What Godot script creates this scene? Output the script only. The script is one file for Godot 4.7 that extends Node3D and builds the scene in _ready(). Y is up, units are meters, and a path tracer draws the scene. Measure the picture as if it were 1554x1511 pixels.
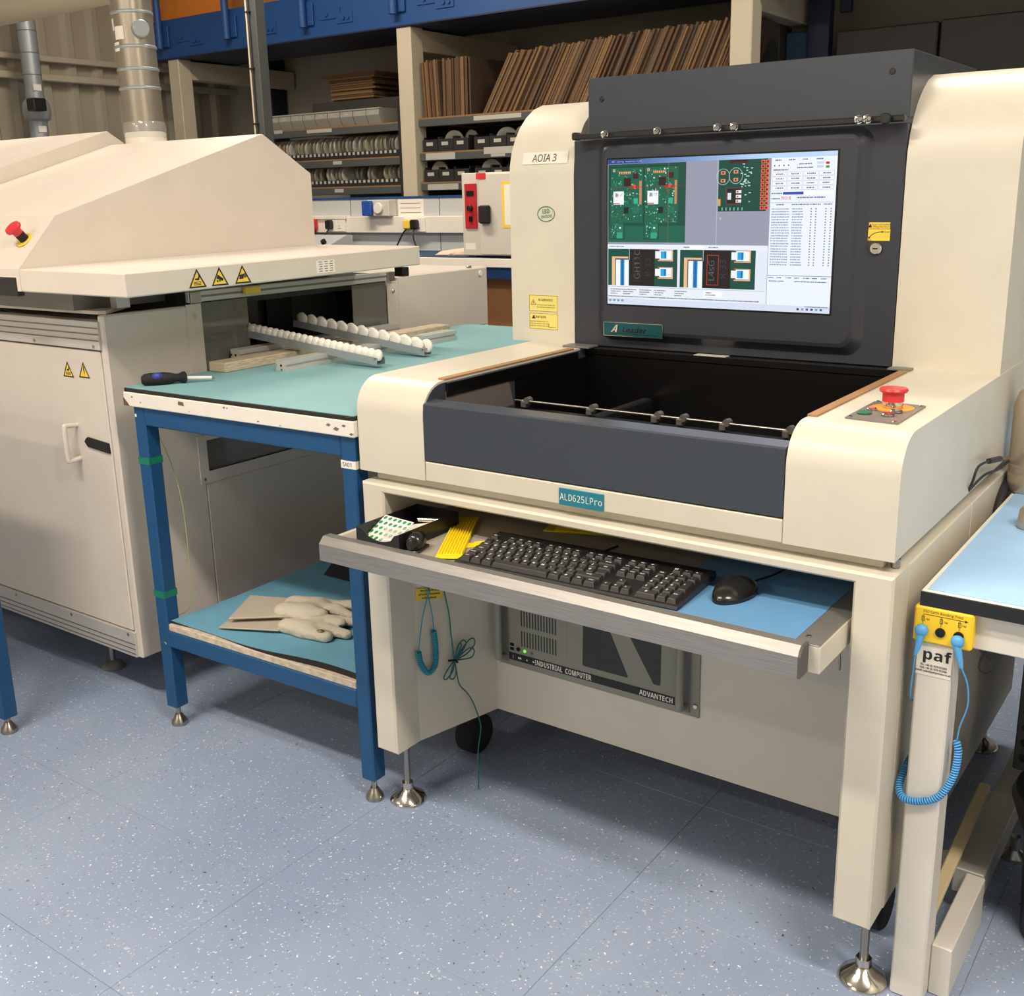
extends Node3D
# A workshop corner: a cream optical inspection machine, a reflow oven, two benches and the storage racks behind.

const CREAM := Color("d6d0c0")
var M := {}
var T := {}
var rng := RandomNumberGenerator.new()


class MB:
	var v := PackedVector3Array()
	var n := PackedVector3Array()
	var uv := PackedVector2Array()

	func tri(a: Vector3, b: Vector3, c: Vector3, na: Vector3, nb: Vector3, nc: Vector3, ua := Vector2.ZERO, ub := Vector2.ZERO, uc := Vector2.ZERO) -> void:
		v.append_array([a, c, b])
		n.append_array([na, nc, nb])
		uv.append_array([ua, uc, ub])

	func flat(a: Vector3, b: Vector3, c: Vector3, out := Vector3.ZERO) -> void:
		var m := (b - a).cross(c - a).normalized()
		if out != Vector3.ZERO and m.dot(out) < 0.0:
			tri(a, c, b, -m, -m, -m)
		else:
			tri(a, b, c, m, m, m)

	# corners counter-clockwise from the lower left, seen from the front
	func quad(a: Vector3, b: Vector3, c: Vector3, d: Vector3, out := Vector3.ZERO) -> void:
		var m := (b - a).cross(d - a)
		if m.length_squared() < 1e-16:
			m = (c - b).cross(d - c)
		m = m.normalized()
		if out != Vector3.ZERO and m.dot(out) < 0.0:
			quad(a, d, c, b)
			return
		tri(a, b, c, m, m, m, Vector2(0, 1), Vector2(1, 1), Vector2(1, 0))
		tri(a, c, d, m, m, m, Vector2(0, 1), Vector2(1, 0), Vector2(0, 0))

	func box(lo: Vector3, hi: Vector3, b := 0.0015) -> MB:
		var c := (lo + hi) * 0.5
		var h := ((hi - lo) * 0.5).abs()
		b = minf(b, 0.45 * minf(h.x, minf(h.y, h.z)))
		for ax in 3:
			var u := (ax + 1) % 3
			var w := (ax + 2) % 3
			for s in [-1.0, 1.0]:
				var q := []
				for k in [[-1, -1], [1, -1], [1, 1], [-1, 1]]:
					var p := c
					p[ax] += s * h[ax]
					p[u] += k[0] * (h[u] - b)
					p[w] += k[1] * (h[w] - b)
					q.append(p)
				var o := Vector3.ZERO
				o[ax] = s
				quad(q[0], q[1], q[2], q[3], o)
			if b > 0.0:
				for su in [-1.0, 1.0]:
					for sw in [-1.0, 1.0]:
						var p1 := c
						var p2 := c
						p1[u] += su * h[u]
						p1[w] += sw * (h[w] - b)
						p2[u] += su * (h[u] - b)
						p2[w] += sw * h[w]
						var e := Vector3.ZERO
						e[ax] = h[ax] - b
						var o2 := Vector3.ZERO
						o2[u] = su
						o2[w] = sw
						quad(p1 - e, p1 + e, p2 + e, p2 - e, o2)
		if b > 0.0:
			for sx in [-1.0, 1.0]:
				for sy in [-1.0, 1.0]:
					for sz in [-1.0, 1.0]:
						var s3 := Vector3(sx, sy, sz)
						var k3 := c + s3 * (h - Vector3(b, b, b))
						flat(k3 + Vector3(sx * b, 0, 0), k3 + Vector3(0, sy * b, 0), k3 + Vector3(0, 0, sz * b), s3)
		return self

	func add(o: MB, t := Transform3D.IDENTITY) -> MB:
		for i in o.v.size():
			v.append(t * o.v[i])
			n.append((t.basis * o.n[i]).normalized())
		uv.append_array(o.uv)
		return self

	# a polygon in the local xy plane, extruded from z0 to z1, then placed by t
	func prism(p: PackedVector2Array, z0: float, z1: float, t := Transform3D.IDENTITY, smooth := 35.0) -> MB:
		var area := 0.0
		for i in p.size():
			area += p[i].cross(p[(i + 1) % p.size()])
		if area < 0.0:
			p = p.duplicate()
			p.reverse()
		var k := p.size()
		var en := []
		for i in k:
			var d := (p[(i + 1) % k] - p[i]).normalized()
			en.append(Vector2(d.y, -d.x))
		var lim := cos(deg_to_rad(smooth))
		for i in k:
			var a: Vector2 = en[i]
			var b: Vector2 = en[i]
			var before: Vector2 = en[(i + k - 1) % k]
			var after: Vector2 = en[(i + 1) % k]
			if a.dot(before) > lim:
				a = (a + before).normalized()
			if b.dot(after) > lim:
				b = (b + after).normalized()
			var na := (t.basis * Vector3(a.x, a.y, 0)).normalized()
			var nb := (t.basis * Vector3(b.x, b.y, 0)).normalized()
			var q := p[(i + 1) % k]
			var a0 := t * Vector3(p[i].x, p[i].y, z0)
			var a1 := t * Vector3(p[i].x, p[i].y, z1)
			var b0 := t * Vector3(q.x, q.y, z0)
			var b1 := t * Vector3(q.x, q.y, z1)
			tri(a0, b0, b1, na, nb, nb)
			tri(a0, b1, a1, na, nb, na)
		var f := (t.basis * Vector3.BACK).normalized()
		var ix := Geometry2D.triangulate_polygon(p)
		for i in range(0, ix.size(), 3):
			var A := p[ix[i]]
			var B := p[ix[i + 1]]
			var C := p[ix[i + 2]]
			if (B - A).cross(C - A) < 0.0:
				var s := B
				B = C
				C = s
			tri(t * Vector3(A.x, A.y, z1), t * Vector3(B.x, B.y, z1), t * Vector3(C.x, C.y, z1), f, f, f)
			tri(t * Vector3(A.x, A.y, z0), t * Vector3(C.x, C.y, z0), t * Vector3(B.x, B.y, z0), -f, -f, -f)
		return self

	# a polygon in xy with a chamfered front edge at z1
	func prism_bev(p: PackedVector2Array, z0: float, z1: float, e: float) -> MB:
		var area := 0.0
		for i in p.size():
			area += p[i].cross(p[(i + 1) % p.size()])
		if area < 0.0:
			p.reverse()
		var k := p.size()
		var q := PackedVector2Array()
		for i in k:
			var d0 := (p[i] - p[(i + k - 1) % k]).normalized()
			var d1 := (p[(i + 1) % k] - p[i]).normalized()
			q.append(p[i] + Vector2(-d0.y, d0.x) * e + Vector2(-d1.y, d1.x) * e)
		for i in k:
			var j := (i + 1) % k
			quad(Vector3(p[i].x, p[i].y, z0), Vector3(p[j].x, p[j].y, z0), Vector3(p[j].x, p[j].y, z1 - e), Vector3(p[i].x, p[i].y, z1 - e))
			quad(Vector3(p[i].x, p[i].y, z1 - e), Vector3(p[j].x, p[j].y, z1 - e), Vector3(q[j].x, q[j].y, z1), Vector3(q[i].x, q[i].y, z1))
		var ix := Geometry2D.triangulate_polygon(q)
		for i in range(0, ix.size(), 3):
			flat(Vector3(q[ix[i]].x, q[ix[i]].y, z1), Vector3(q[ix[i + 1]].x, q[ix[i + 1]].y, z1), Vector3(q[ix[i + 2]].x, q[ix[i + 2]].y, z1), Vector3.BACK)
		ix = Geometry2D.triangulate_polygon(p)
		for i in range(0, ix.size(), 3):
			flat(Vector3(p[ix[i]].x, p[ix[i]].y, z0), Vector3(p[ix[i + 1]].x, p[ix[i + 1]].y, z0), Vector3(p[ix[i + 2]].x, p[ix[i + 2]].y, z0), Vector3.FORWARD)
		return self

	# profile of (z, y), extruded along x
	func prism_x(p: PackedVector2Array, x0: float, x1: float, smooth := 35.0) -> MB:
		return prism(p, -x1, -x0, Transform3D(Basis(Vector3(0, 0, 1), Vector3(0, 1, 0), Vector3(-1, 0, 0)), Vector3.ZERO), smooth)

	# outline of (x, z), extruded along y
	func prism_y(p: PackedVector2Array, y0: float, y1: float, smooth := 35.0) -> MB:
		var q := PackedVector2Array()
		for a in p:
			q.append(Vector2(a.x, -a.y))
		return prism(q, y0, y1, Transform3D(Basis(Vector3(1, 0, 0), Vector3(0, 0, -1), Vector3(0, 1, 0)), Vector3.ZERO), smooth)

	func tube(pts: Array, r: float, sides := 8, closed := false, r1 := -1.0) -> MB:
		var k := pts.size()
		var up := Vector3(0.123, 0.987, 0.1).normalized()
		var rings := []
		var norms := []
		for i in k:
			var d: Vector3
			if closed:
				d = pts[(i + 1) % k] - pts[(i + k - 1) % k]
			else:
				d = pts[mini(i + 1, k - 1)] - pts[maxi(i - 1, 0)]
			d = d.normalized()
			if absf(d.dot(up)) > 0.98:
				up = Vector3(0.9, 0.1, 0.42).normalized()
			var a := (up - d * up.dot(d)).normalized()
			up = a
			var b := d.cross(a)
			var ring := []
			var nn := []
			var rr := r if r1 < 0.0 else lerpf(r, r1, i / float(k - 1))
			for j in sides:
				var t := TAU * j / sides
				var o := a * cos(t) + b * sin(t)
				nn.append(o)
				ring.append(pts[i] + o * rr)
			rings.append(ring)
			norms.append(nn)
		for i in (k if closed else k - 1):
			var i2 := (i + 1) % k
			for j in sides:
				var j2 := (j + 1) % sides
				tri(rings[i][j], rings[i][j2], rings[i2][j2], norms[i][j], norms[i][j2], norms[i2][j2])
				tri(rings[i][j], rings[i2][j2], rings[i2][j], norms[i][j], norms[i2][j2], norms[i2][j])
		if not closed:
			for j in range(1, sides - 1):
				flat(rings[0][0], rings[0][j], rings[0][j + 1], pts[0] - pts[1])
				flat(rings[k - 1][0], rings[k - 1][j], rings[k - 1][j + 1], pts[k - 1] - pts[k - 2])
		return self

	# profile of (radius, height) from the bottom up, turned about local y
	func lathe(p: Array, sides := 24, t := Transform3D.IDENTITY, smooth := 40.0) -> MB:
		var k := p.size()
		var en := []
		for i in k - 1:
			var d: Vector2 = (p[i + 1] - p[i]).normalized()
			en.append(Vector2(d.y, -d.x))
		var lim := cos(deg_to_rad(smooth))
		for i in k - 1:
			var a: Vector2 = en[i]
			var b: Vector2 = en[i]
			if i > 0 and a.dot(en[i - 1]) > lim:
				a = (a + en[i - 1]).normalized()
			if i < k - 2 and b.dot(en[i + 1]) > lim:
				b = (b + en[i + 1]).normalized()
			for j in sides:
				var t0 := TAU * j / sides
				var t1 := TAU * (j + 1) / sides
				var d0 := Vector3(cos(t0), 0, -sin(t0))
				var d1 := Vector3(cos(t1), 0, -sin(t1))
				var P0: Vector2 = p[i]
				var P1: Vector2 = p[i + 1]
				var Y := Vector3.UP
				var a0 := t * (d0 * P0.x + Y * P0.y)
				var a1 := t * (d1 * P0.x + Y * P0.y)
				var b0 := t * (d0 * P1.x + Y * P1.y)
				var b1 := t * (d1 * P1.x + Y * P1.y)
				var na0 := (t.basis * (d0 * a.x + Y * a.y)).normalized()
				var na1 := (t.basis * (d1 * a.x + Y * a.y)).normalized()
				var nb0 := (t.basis * (d0 * b.x + Y * b.y)).normalized()
				var nb1 := (t.basis * (d1 * b.x + Y * b.y)).normalized()
				if P0.x > 1e-6:
					tri(a0, a1, b1, na0, na1, nb1)
				if P1.x > 1e-6:
					tri(a0, b1, b0, na0, nb1, nb0)
		return self

	func cyl(a: Vector3, b: Vector3, r: float, sides := 16, bev := 0.0) -> MB:
		var d := b - a
		var L := d.length()
		var y := d / L
		var x := y.cross(Vector3(0.31, 0.2, 0.93)).normalized()
		var t := Transform3D(Basis(x, y, x.cross(y)), a)
		if bev > 0.0:
			return lathe([Vector2(0, 0), Vector2(r - bev, 0), Vector2(r, bev), Vector2(r, L - bev), Vector2(r - bev, L), Vector2(0, L)], sides, t)
		return lathe([Vector2(0, 0), Vector2(r, 0), Vector2(r, L), Vector2(0, L)], sides, t)

	func ball(c: Vector3, r: Vector3, sides := 16) -> MB:
		var p := []
		for i in 9:
			var a := -PI / 2 + PI * i / 8.0
			p.append(Vector2(cos(a), sin(a)))
		return lathe(p, sides, Transform3D(Basis.from_scale(r), c), 60.0)

	# lettering in the local xy plane, capital height h, centred on the origin of t
	func text(s: String, h: float, t := Transform3D.IDENTITY, font := "Droid Sans", bold := false, squeeze := 1.0, align := HORIZONTAL_ALIGNMENT_CENTER, slant := 0.0) -> MB:
		var f := SystemFont.new()
		f.font_names = PackedStringArray([font])
		if bold:
			f.font_weight = 700
		var m := TextMesh.new()
		m.font = f
		m.text = s
		m.font_size = 48
		m.depth = 0.0
		m.horizontal_alignment = align
		m.vertical_alignment = VERTICAL_ALIGNMENT_CENTER
		m.pixel_size = h / (48.0 * 0.714)
		m.curve_step = 1.5
		if m.get_surface_count() == 0:
			return self
		var arr := m.get_mesh_arrays()
		var V: PackedVector3Array = arr[Mesh.ARRAY_VERTEX]
		var I: PackedInt32Array = arr[Mesh.ARRAY_INDEX] if arr[Mesh.ARRAY_INDEX] != null else PackedInt32Array(range(V.size()))
		var o := t.basis * Vector3.BACK
		for i in range(0, I.size(), 3):
			var q := []
			for k in 3:
				var w := V[I[i + k]]
				w.x = (w.x + w.y * slant) * squeeze
				w.z = 0.0
				q.append(t * w)
			if ((q[1] - q[0]) as Vector3).cross(q[2] - q[0]).length_squared() > 0.0:
				flat(q[0], q[1], q[2], o)
		return self

	func mesh() -> ArrayMesh:
		var a := []
		a.resize(Mesh.ARRAY_MAX)
		a[Mesh.ARRAY_VERTEX] = v
		a[Mesh.ARRAY_NORMAL] = n
		a[Mesh.ARRAY_TEX_UV] = uv
		var m := ArrayMesh.new()
		m.add_surface_from_arrays(Mesh.PRIMITIVE_TRIANGLES, a)
		return m


func mb() -> MB:
	return MB.new()


func bx(x0: float, y0: float, z0: float, x1: float, y1: float, z1: float, b := 0.0015) -> MB:
	return MB.new().box(Vector3(minf(x0, x1), minf(y0, y1), minf(z0, z1)), Vector3(maxf(x0, x1), maxf(y0, y1), maxf(z0, z1)), b)


func face(a: Vector3, b: Vector3, c: Vector3, d: Vector3) -> MB:
	var o := MB.new()
	o.quad(a, b, c, d)
	return o


func pv(a: Array) -> PackedVector2Array:
	var p := PackedVector2Array()
	for q in a:
		p.append(Vector2(q[0], q[1]))
	return p


func v3(a: Array) -> Array:
	var p := []
	for q in a:
		p.append(Vector3(q[0], q[1], q[2]))
	return p


# a smooth line through points
func curve(a: Array, per := 6) -> Array:
	var out := []
	var k := a.size()
	for i in k - 1:
		var p0: Vector3 = a[maxi(i - 1, 0)]
		var p1: Vector3 = a[i]
		var p2: Vector3 = a[i + 1]
		var p3: Vector3 = a[mini(i + 2, k - 1)]
		for j in per:
			out.append(p1.cubic_interpolate(p2, p0, p3, j / float(per)))
	out.append(a[k - 1])
	return out


# a helix wound along a line of points
func coil(path: Array, r: float, wire: float, pitch: float, sides := 5) -> MB:
	var c := Curve3D.new()
	c.bake_interval = 0.004
	for p in path:
		c.add_point(p)
	var L := c.get_baked_length()
	var turns := L / pitch
	var steps := int(turns * 10.0)
	var pts := []
	var up := Vector3(0.2, 0.3, 0.93).normalized()
	for i in steps + 1:
		var s := L * i / float(steps)
		var q := c.sample_baked(s)
		var d := (c.sample_baked(minf(s + 0.003, L)) - c.sample_baked(maxf(s - 0.003, 0.0))).normalized()
		var a := (up - d * up.dot(d)).normalized()
		up = a
		var t := TAU * turns * i / float(steps)
		pts.append(q + (a * cos(t) + d.cross(a) * sin(t)) * r)
	return MB.new().tube(pts, wire, sides)


func at(x: float, y: float, z: float, turn := 0.0) -> Transform3D:
	return Transform3D(Basis(Vector3.UP, turn), Vector3(x, y, z))


# a frame for lettering that lies flat, read from the front
func lying(x: float, y: float, z: float, turn := 0.0) -> Transform3D:
	return Transform3D(Basis(Vector3.UP, turn) * Basis(Vector3.RIGHT, -PI / 2), Vector3(x, y, z))


# a frame on a face that looks along +x
func facing_x(x: float, y: float, z: float) -> Transform3D:
	return Transform3D(Basis(Vector3(0, 0, -1), Vector3(0, 1, 0), Vector3(1, 0, 0)), Vector3(x, y, z))


# one named mesh under a thing (or a part); meshes are given in world places, or in the thing's own when it was made at the origin
func part(parent: Node3D, called: String, b: MB, m: Material, label := "") -> MeshInstance3D:
	var o := MeshInstance3D.new()
	o.name = called
	o.mesh = b.mesh()
	o.material_override = null
	o.set_surface_override_material(0, m)
	parent.add_child(o, true)
	if parent.get_parent() == self:
		o.position = -parent.get_meta("base", Vector3.ZERO)
	if label:
		o.set_meta("label", label)
	return o


func tag(o: Node3D, label: String, category: String, group := "") -> void:
	o.set_meta("label", label)
	o.set_meta("category", category)
	if group:
		o.set_meta("group", group)


func top(o: Node3D, called: String) -> void:
	var k := 0
	var want := called
	while T.has(want):
		k += 1
		want = "%s_%03d" % [called, k]
	T[want] = true
	o.name = want
	add_child(o)


func thing(called: String, label: String, category: String, base := Vector3.ZERO, group := "") -> Node3D:
	var o := Node3D.new()
	top(o, called)
	o.position = base
	o.set_meta("base", base)
	tag(o, label, category, group)
	return o


func single(called: String, label: String, category: String, b: MB, m: Material, group := "", base := Vector3.ZERO) -> MeshInstance3D:
	var o := MeshInstance3D.new()
	top(o, called)
	o.mesh = b.mesh()
	o.set_surface_override_material(0, m)
	o.position = base
	tag(o, label, category, group)
	return o


func struct(called: String, b: MB, m: Material, label := "") -> MeshInstance3D:
	var o := MeshInstance3D.new()
	top(o, called)
	o.mesh = b.mesh()
	o.set_surface_override_material(0, m)
	o.set_meta("kind", "structure")
	if label:
		o.set_meta("label", label)
	return o


func ordinal(k: int) -> String:
	var ones := ["", "first", "second", "third", "fourth", "fifth", "sixth", "seventh", "eighth", "ninth", "tenth", "eleventh", "twelfth", "thirteenth", "fourteenth", "fifteenth", "sixteenth", "seventeenth", "eighteenth", "nineteenth"]
	var tens := ["", "", "twenty", "thirty", "forty", "fifty", "sixty", "seventy", "eighty", "ninety"]
	var tenth := ["", "", "twentieth", "thirtieth", "fortieth", "fiftieth", "sixtieth", "seventieth", "eightieth", "ninetieth"]
	if k >= 100:
		return "hundredth" if k == 100 else "hundred and " + ordinal(k - 100)
	if k < 20:
		return ones[k]
	return tenth[k / 10] if k % 10 == 0 else tens[k / 10] + "-" + ones[k % 10]


func copy(o: Node3D, base_name: String, where: Vector3, turn := 0.0, label := "") -> Node3D:
	var c: Node3D = o.duplicate()
	top(c, base_name)
	c.position = where
	c.rotation.y = turn
	if label:
		c.set_meta("label", label)
	return c


# ---------------------------------------------------------------- materials
func ntex(freq: float, lo: Color, hi: Color, type := FastNoiseLite.TYPE_SIMPLEX_SMOOTH, oct := 3, px := 512, sd := 1, mid := 0.0) -> NoiseTexture2D:
	var f := FastNoiseLite.new()
	f.noise_type = type
	f.frequency = freq
	f.fractal_octaves = oct
	f.seed = sd
	var g := Gradient.new()
	g.set_color(0, lo)
	g.set_color(1, hi)
	if mid > 0.0:
		g.set_offset(0, mid - 0.12)
		g.set_offset(1, mid + 0.12)
	var t := NoiseTexture2D.new()
	t.width = px
	t.height = px
	t.seamless = true
	t.noise = f
	t.color_ramp = g
	return t


func mat(called: String, c: Color, rough := 0.5, metal := 0.0, spec := 0.5) -> StandardMaterial3D:
	var m := StandardMaterial3D.new()
	m.resource_name = called
	m.albedo_color = c
	m.roughness = rough
	m.metallic = metal
	m.metallic_specular = spec
	M[called] = m
	return m


func grain(m: StandardMaterial3D, tex: Texture2D, scale: Vector3, world := true) -> StandardMaterial3D:
	m.albedo_texture = tex
	m.uv1_triplanar = true
	m.uv1_world_triplanar = world
	m.uv1_scale = scale
	return m


func glow(called: String, c: Color, e: float) -> StandardMaterial3D:
	var m := mat(called, c, 0.4)
	m.emission_enabled = true
	m.emission = c
	m.emission_energy_multiplier = e
	return m


func make_materials() -> void:
	var soft := ntex(0.01, Color(0.972, 0.972, 0.972), Color(1, 1, 1), FastNoiseLite.TYPE_SIMPLEX_SMOOTH, 4)
	var blotch := ntex(0.012, Color(0.78, 0.78, 0.78), Color(1, 1, 1), FastNoiseLite.TYPE_SIMPLEX_SMOOTH, 5, 512, 5)
	var streak := ntex(0.02, Color(0.74, 0.73, 0.72), Color(1, 1, 1), FastNoiseLite.TYPE_SIMPLEX, 4, 512, 9)
	var scuff := ntex(0.02, Color(0.62, 0.6, 0.56), Color(1, 1, 1), FastNoiseLite.TYPE_SIMPLEX, 5, 512, 12, 0.3)
	var orange := ntex(0.25, Color(0.4, 0.4, 0.4), Color(0.6, 0.6, 0.6), FastNoiseLite.TYPE_SIMPLEX, 2, 256, 3)
	grain(mat("cream_paint", CREAM, 0.38), soft, Vector3.ONE * 1.3)
	grain(mat("oven_paint", Color("d9d0c4"), 0.42), soft, Vector3.ONE * 1.1)
	for k in ["cream_paint", "oven_paint"]:
		M[k].heightmap_enabled = false
	grain(mat("dark_paint", Color("3a4049"), 0.32), soft, Vector3.ONE * 2.0)
	grain(mat("door_paint", Color("33363f"), 0.38), soft, Vector3.ONE * 2.0)
	mat("pit_black", Color("0c0b0b"), 0.25)
	mat("black_plastic", Color("1c1c1d"), 0.35)
	mat("key_plastic", Color("2b2a2a"), 0.42)
	mat("mouse_plastic", Color("1e1c1b"), 0.22)
	mat("rubber", Color("161616"), 0.8)
	grain(mat("blue_paint", Color("184e7c"), 0.42), soft, Vector3.ONE * 3.0)
	grain(mat("beam_blue", Color("1c4782"), 0.5), soft, Vector3.ONE * 1.5)
	mat("navy_paint", Color("14203c"), 0.5)
	grain(mat("teal_mat", Color("7caab0"), 0.6), soft, Vector3.ONE * 2.2)
	grain(mat("shelf_mat", Color("6ba6c0"), 0.6), soft, Vector3.ONE * 2.6)
	grain(mat("tray_mat", Color("6a9ecc"), 0.4), soft, Vector3.ONE * 2.0)
	grain(mat("sky_mat", Color("a6d2fb"), 0.5), soft, Vector3.ONE * 2.0)
	mat("foam_black", Color("26221f"), 0.9)
	grain(mat("white_edge", Color("ebe4da"), 0.6), soft, Vector3(2.5, 6, 6))
	grain(mat("board_edge", Color("dfd0ba"), 0.85), blotch, Vector3(5, 9, 9))
	grain(mat("brushed", Color("a3a19e"), 0.44, 0.6), ntex(0.02, Color(0.86, 0.85, 0.84), Color(1, 1, 1), FastNoiseLite.TYPE_SIMPLEX, 4, 512, 9), Vector3(0.8, 40, 40))
	grain(mat("alu", Color("cfccc6"), 0.42, 0.35), soft, Vector3(1, 14, 14))
	mat("alu_dark", Color("7f7d79"), 0.45, 0.35)
	mat("chrome", Color("d6d0c4"), 0.14, 1.0)
	mat("steel", Color("a8a39b"), 0.3, 1.0)
	mat("brass", Color("c9b27e"), 0.25, 1.0)
	mat("galvanised", Color("a3abb0"), 0.4, 0.4)
	mat("gasket", Color("a27a4e"), 0.7)
	mat("tray_grey", Color("a79f94"), 0.5)
	mat("pc_paint", Color("8d8d80"), 0.45)
	mat("pc_dark", Color("2e3130"), 0.5)
	mat("ink_black", Color("222222"), 0.6)
	mat("ink_white", Color("e9e8e2"), 0.6)
	mat("ink_red", Color("b02a26"), 0.6)
	mat("ink_green", Color("4d8a6a"), 0.6)
	mat("label_white", Color("efeae0"), 0.5)
	mat("label_film", Color("e6e1d4"), 0.25)
	mat("warn_yellow", Color("f2cf4c"), 0.5)
	mat("pale_yellow", Color("e8d676"), 0.5)
	mat("teal_plate", Color("1c7a8c"), 0.3)
	mat("deep_teal", Color("1d5a62"), 0.25, 0.5)
	mat("estop_red", Color("d0333a"), 0.35)
	mat("estop_orange", Color("eca233"), 0.5)
	mat("plate_grey", Color("8b8580"), 0.4, 0.5)
	mat("comb_yellow", Color("f8dd22"), 0.4)
	mat("block_yellow", Color("f9cf2a"), 0.4)
	mat("strap_blue", Color("57a6e2"), 0.45)
	mat("strap_teal", Color("2e94b2"), 0.45)
	mat("cord_teal", Color("0e6a68"), 0.5)
	mat("cord_dark", Color("2c2a31"), 0.5)
	mat("tape_green", Color("127a5c"), 0.4)
	grain(mat("leather", Color("b5ab9b"), 0.85), soft, Vector3.ONE * 9.0)
	grain(mat("glove_cream", Color("c2baa8"), 0.85), soft, Vector3.ONE * 12.0)
	grain(mat("wood_batten", Color("e2cfb4"), 0.7), streak, Vector3(20, 20, 2))
	mat("roller_white", Color("efece4"), 0.45)
	grain(mat("corrugated", Color("b0a896"), 0.5), soft, Vector3(2, 0.6, 2))
	grain(mat("post_cream", Color("bfb5a0"), 0.55), soft, Vector3.ONE)
	grain(mat("back_panel", Color("a8a396"), 0.7), soft, Vector3.ONE)
	grain(mat("wall_paint", Color("d8d3c6"), 0.8), soft, Vector3.ONE)
	mat("label_shaded", Color("a9a79f"), 0.6)  # white label colour with the shade under the mezzanine put into it
	mat("rack_grey", Color("474b4a"), 0.5)
	mat("rack_wood", Color("84613f"), 0.7)
	mat("bin_grey", Color("918f88"), 0.5)
	mat("bin_black", Color("232325"), 0.45)
	mat("reel_pale", Color("9a937f"), 0.4)
	mat("reel_clear", Color("7f7b70"), 0.3)
	mat("reel_white", Color("b3b0a6"), 0.4)
	for k in 5:
		grain(mat("ply_%d" % k, [Color("79583a"), Color("5f4630"), Color("876844"), Color("503d2d"), Color("6b533d")][k], 0.8), streak, Vector3(30, 6, 30), false)
	mat("cardboard", Color("a06f44"), 0.8)
	mat("box_orange", Color("d9822f"), 0.7)
	mat("panel_white", Color("c4c6c6"), 0.5)
	mat("trunk_white", Color("ece6da"), 0.45)
	mat("cabinet_grey", Color("cfcac0"), 0.45)
	mat("cabinet_red", Color("b8232f"), 0.4)
	mat("socket_blue", Color("1f4fa8"), 0.4)
	mat("cloth_pink", Color("e0cbb6"), 0.9)
	mat("navy_cloth", Color("2e4a6a"), 0.8)
	mat("crate_dark", Color("34322f"), 0.6)
	mat("stick_wood", Color("c6b690"), 0.8)
	mat("cap_dark", Color("56524e"), 0.45)
	mat("reflection_grey", Color("6e6662"), 0.35)  # tone of the reflection painted on the well wall
	mat("bottle", Color("c9b9a8"), 0.3, 0.6)
	mat("grip_blue", Color("4349a6"), 0.5)
	var g := mat("smoked_glass", Color(0.5, 0.5, 0.47, 0.6), 0.05)  # smoked tint, its grey raised to paint in a reflection
	g.transparency = BaseMaterial3D.TRANSPARENCY_ALPHA
	var w := mat("film_wrap", Color(0.9, 0.9, 0.9, 0.25), 0.12)
	w.transparency = BaseMaterial3D.TRANSPARENCY_ALPHA
	glow("led_green", Color("7dff4a"), 0.9)
	glow("led_red", Color("ff6a6a"), 0.4)
	glow("tube_light", Color("fff1da"), 3.0)
	var d := grain(mat("duct_metal", Color("a8a092"), 0.33, 0.8), soft, Vector3(4, 0.5, 4))
	d.metallic = 0.6
	var fl := mat("vinyl", Color.WHITE, 0.42)
	fl.albedo_texture = ImageTexture.create_from_image(floor_picture())
	fl.uv1_triplanar = true
	fl.uv1_world_triplanar = true
	fl.uv1_triplanar_sharpness = 8.0
	fl.uv1_scale = Vector3.ONE / 1.3
	mat("seam", Color("6c7686"), 0.7)


# blue-grey vinyl with pale and dark flakes
func floor_picture() -> Image:
	var px := 2048
	var im := Image.create(px, px, false, Image.FORMAT_RGB8)
	im.fill(Color("93a3be"))
	var f := FastNoiseLite.new()
	f.frequency = 0.006
	f.fractal_octaves = 4
	var cl := f.get_seamless_image(256, 256)
	cl.resize(px, px, Image.INTERPOLATE_CUBIC)
	var da := im.get_data()
	var nb := cl.get_data()
	for i in px * px:
		var k := (nb[i] - 128) / 128.0 * 9.0
		da[i * 3] = clampi(int(da[i * 3] + k * 1.1), 0, 255)
		da[i * 3 + 1] = clampi(int(da[i * 3 + 1] + k), 0, 255)
		da[i * 3 + 2] = clampi(int(da[i * 3 + 2] + k * 0.8), 0, 255)
	im = Image.create_from_data(px, px, false, Image.FORMAT_RGB8, da)
	var r := RandomNumberGenerator.new()
	r.seed = 77
	for i in 9500:
		var x := r.randf() * px
		var y := r.randf() * px
		var a := r.randf() * TAU
		var L := r.randf_range(3.0, 8.0)
		var w := r.randf_range(0.6, 1.7)
		var big := r.randf() < 0.09
		if big:
			L *= 1.5
			w = 2.4
		var pick := r.randf()
		var c := Color("c2cad4")
		if pick > 0.72:
			c = Color("eaeef0")
		elif pick < 0.16:
			c = Color("6d7884")
		if pick < 0.02:
			c = Color("3c4248")
		var bend := r.randf_range(-0.25, 0.25)
		var s := 0.0
		while s < L:
			x += cos(a)
			y += sin(a)
			a += bend
			for j in range(int(-w), int(w) + 1):
				im.set_pixel(posmod(int(x - sin(a) * j), px), posmod(int(y + cos(a) * j), px), c)
			s += 1.0
	return im


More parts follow.
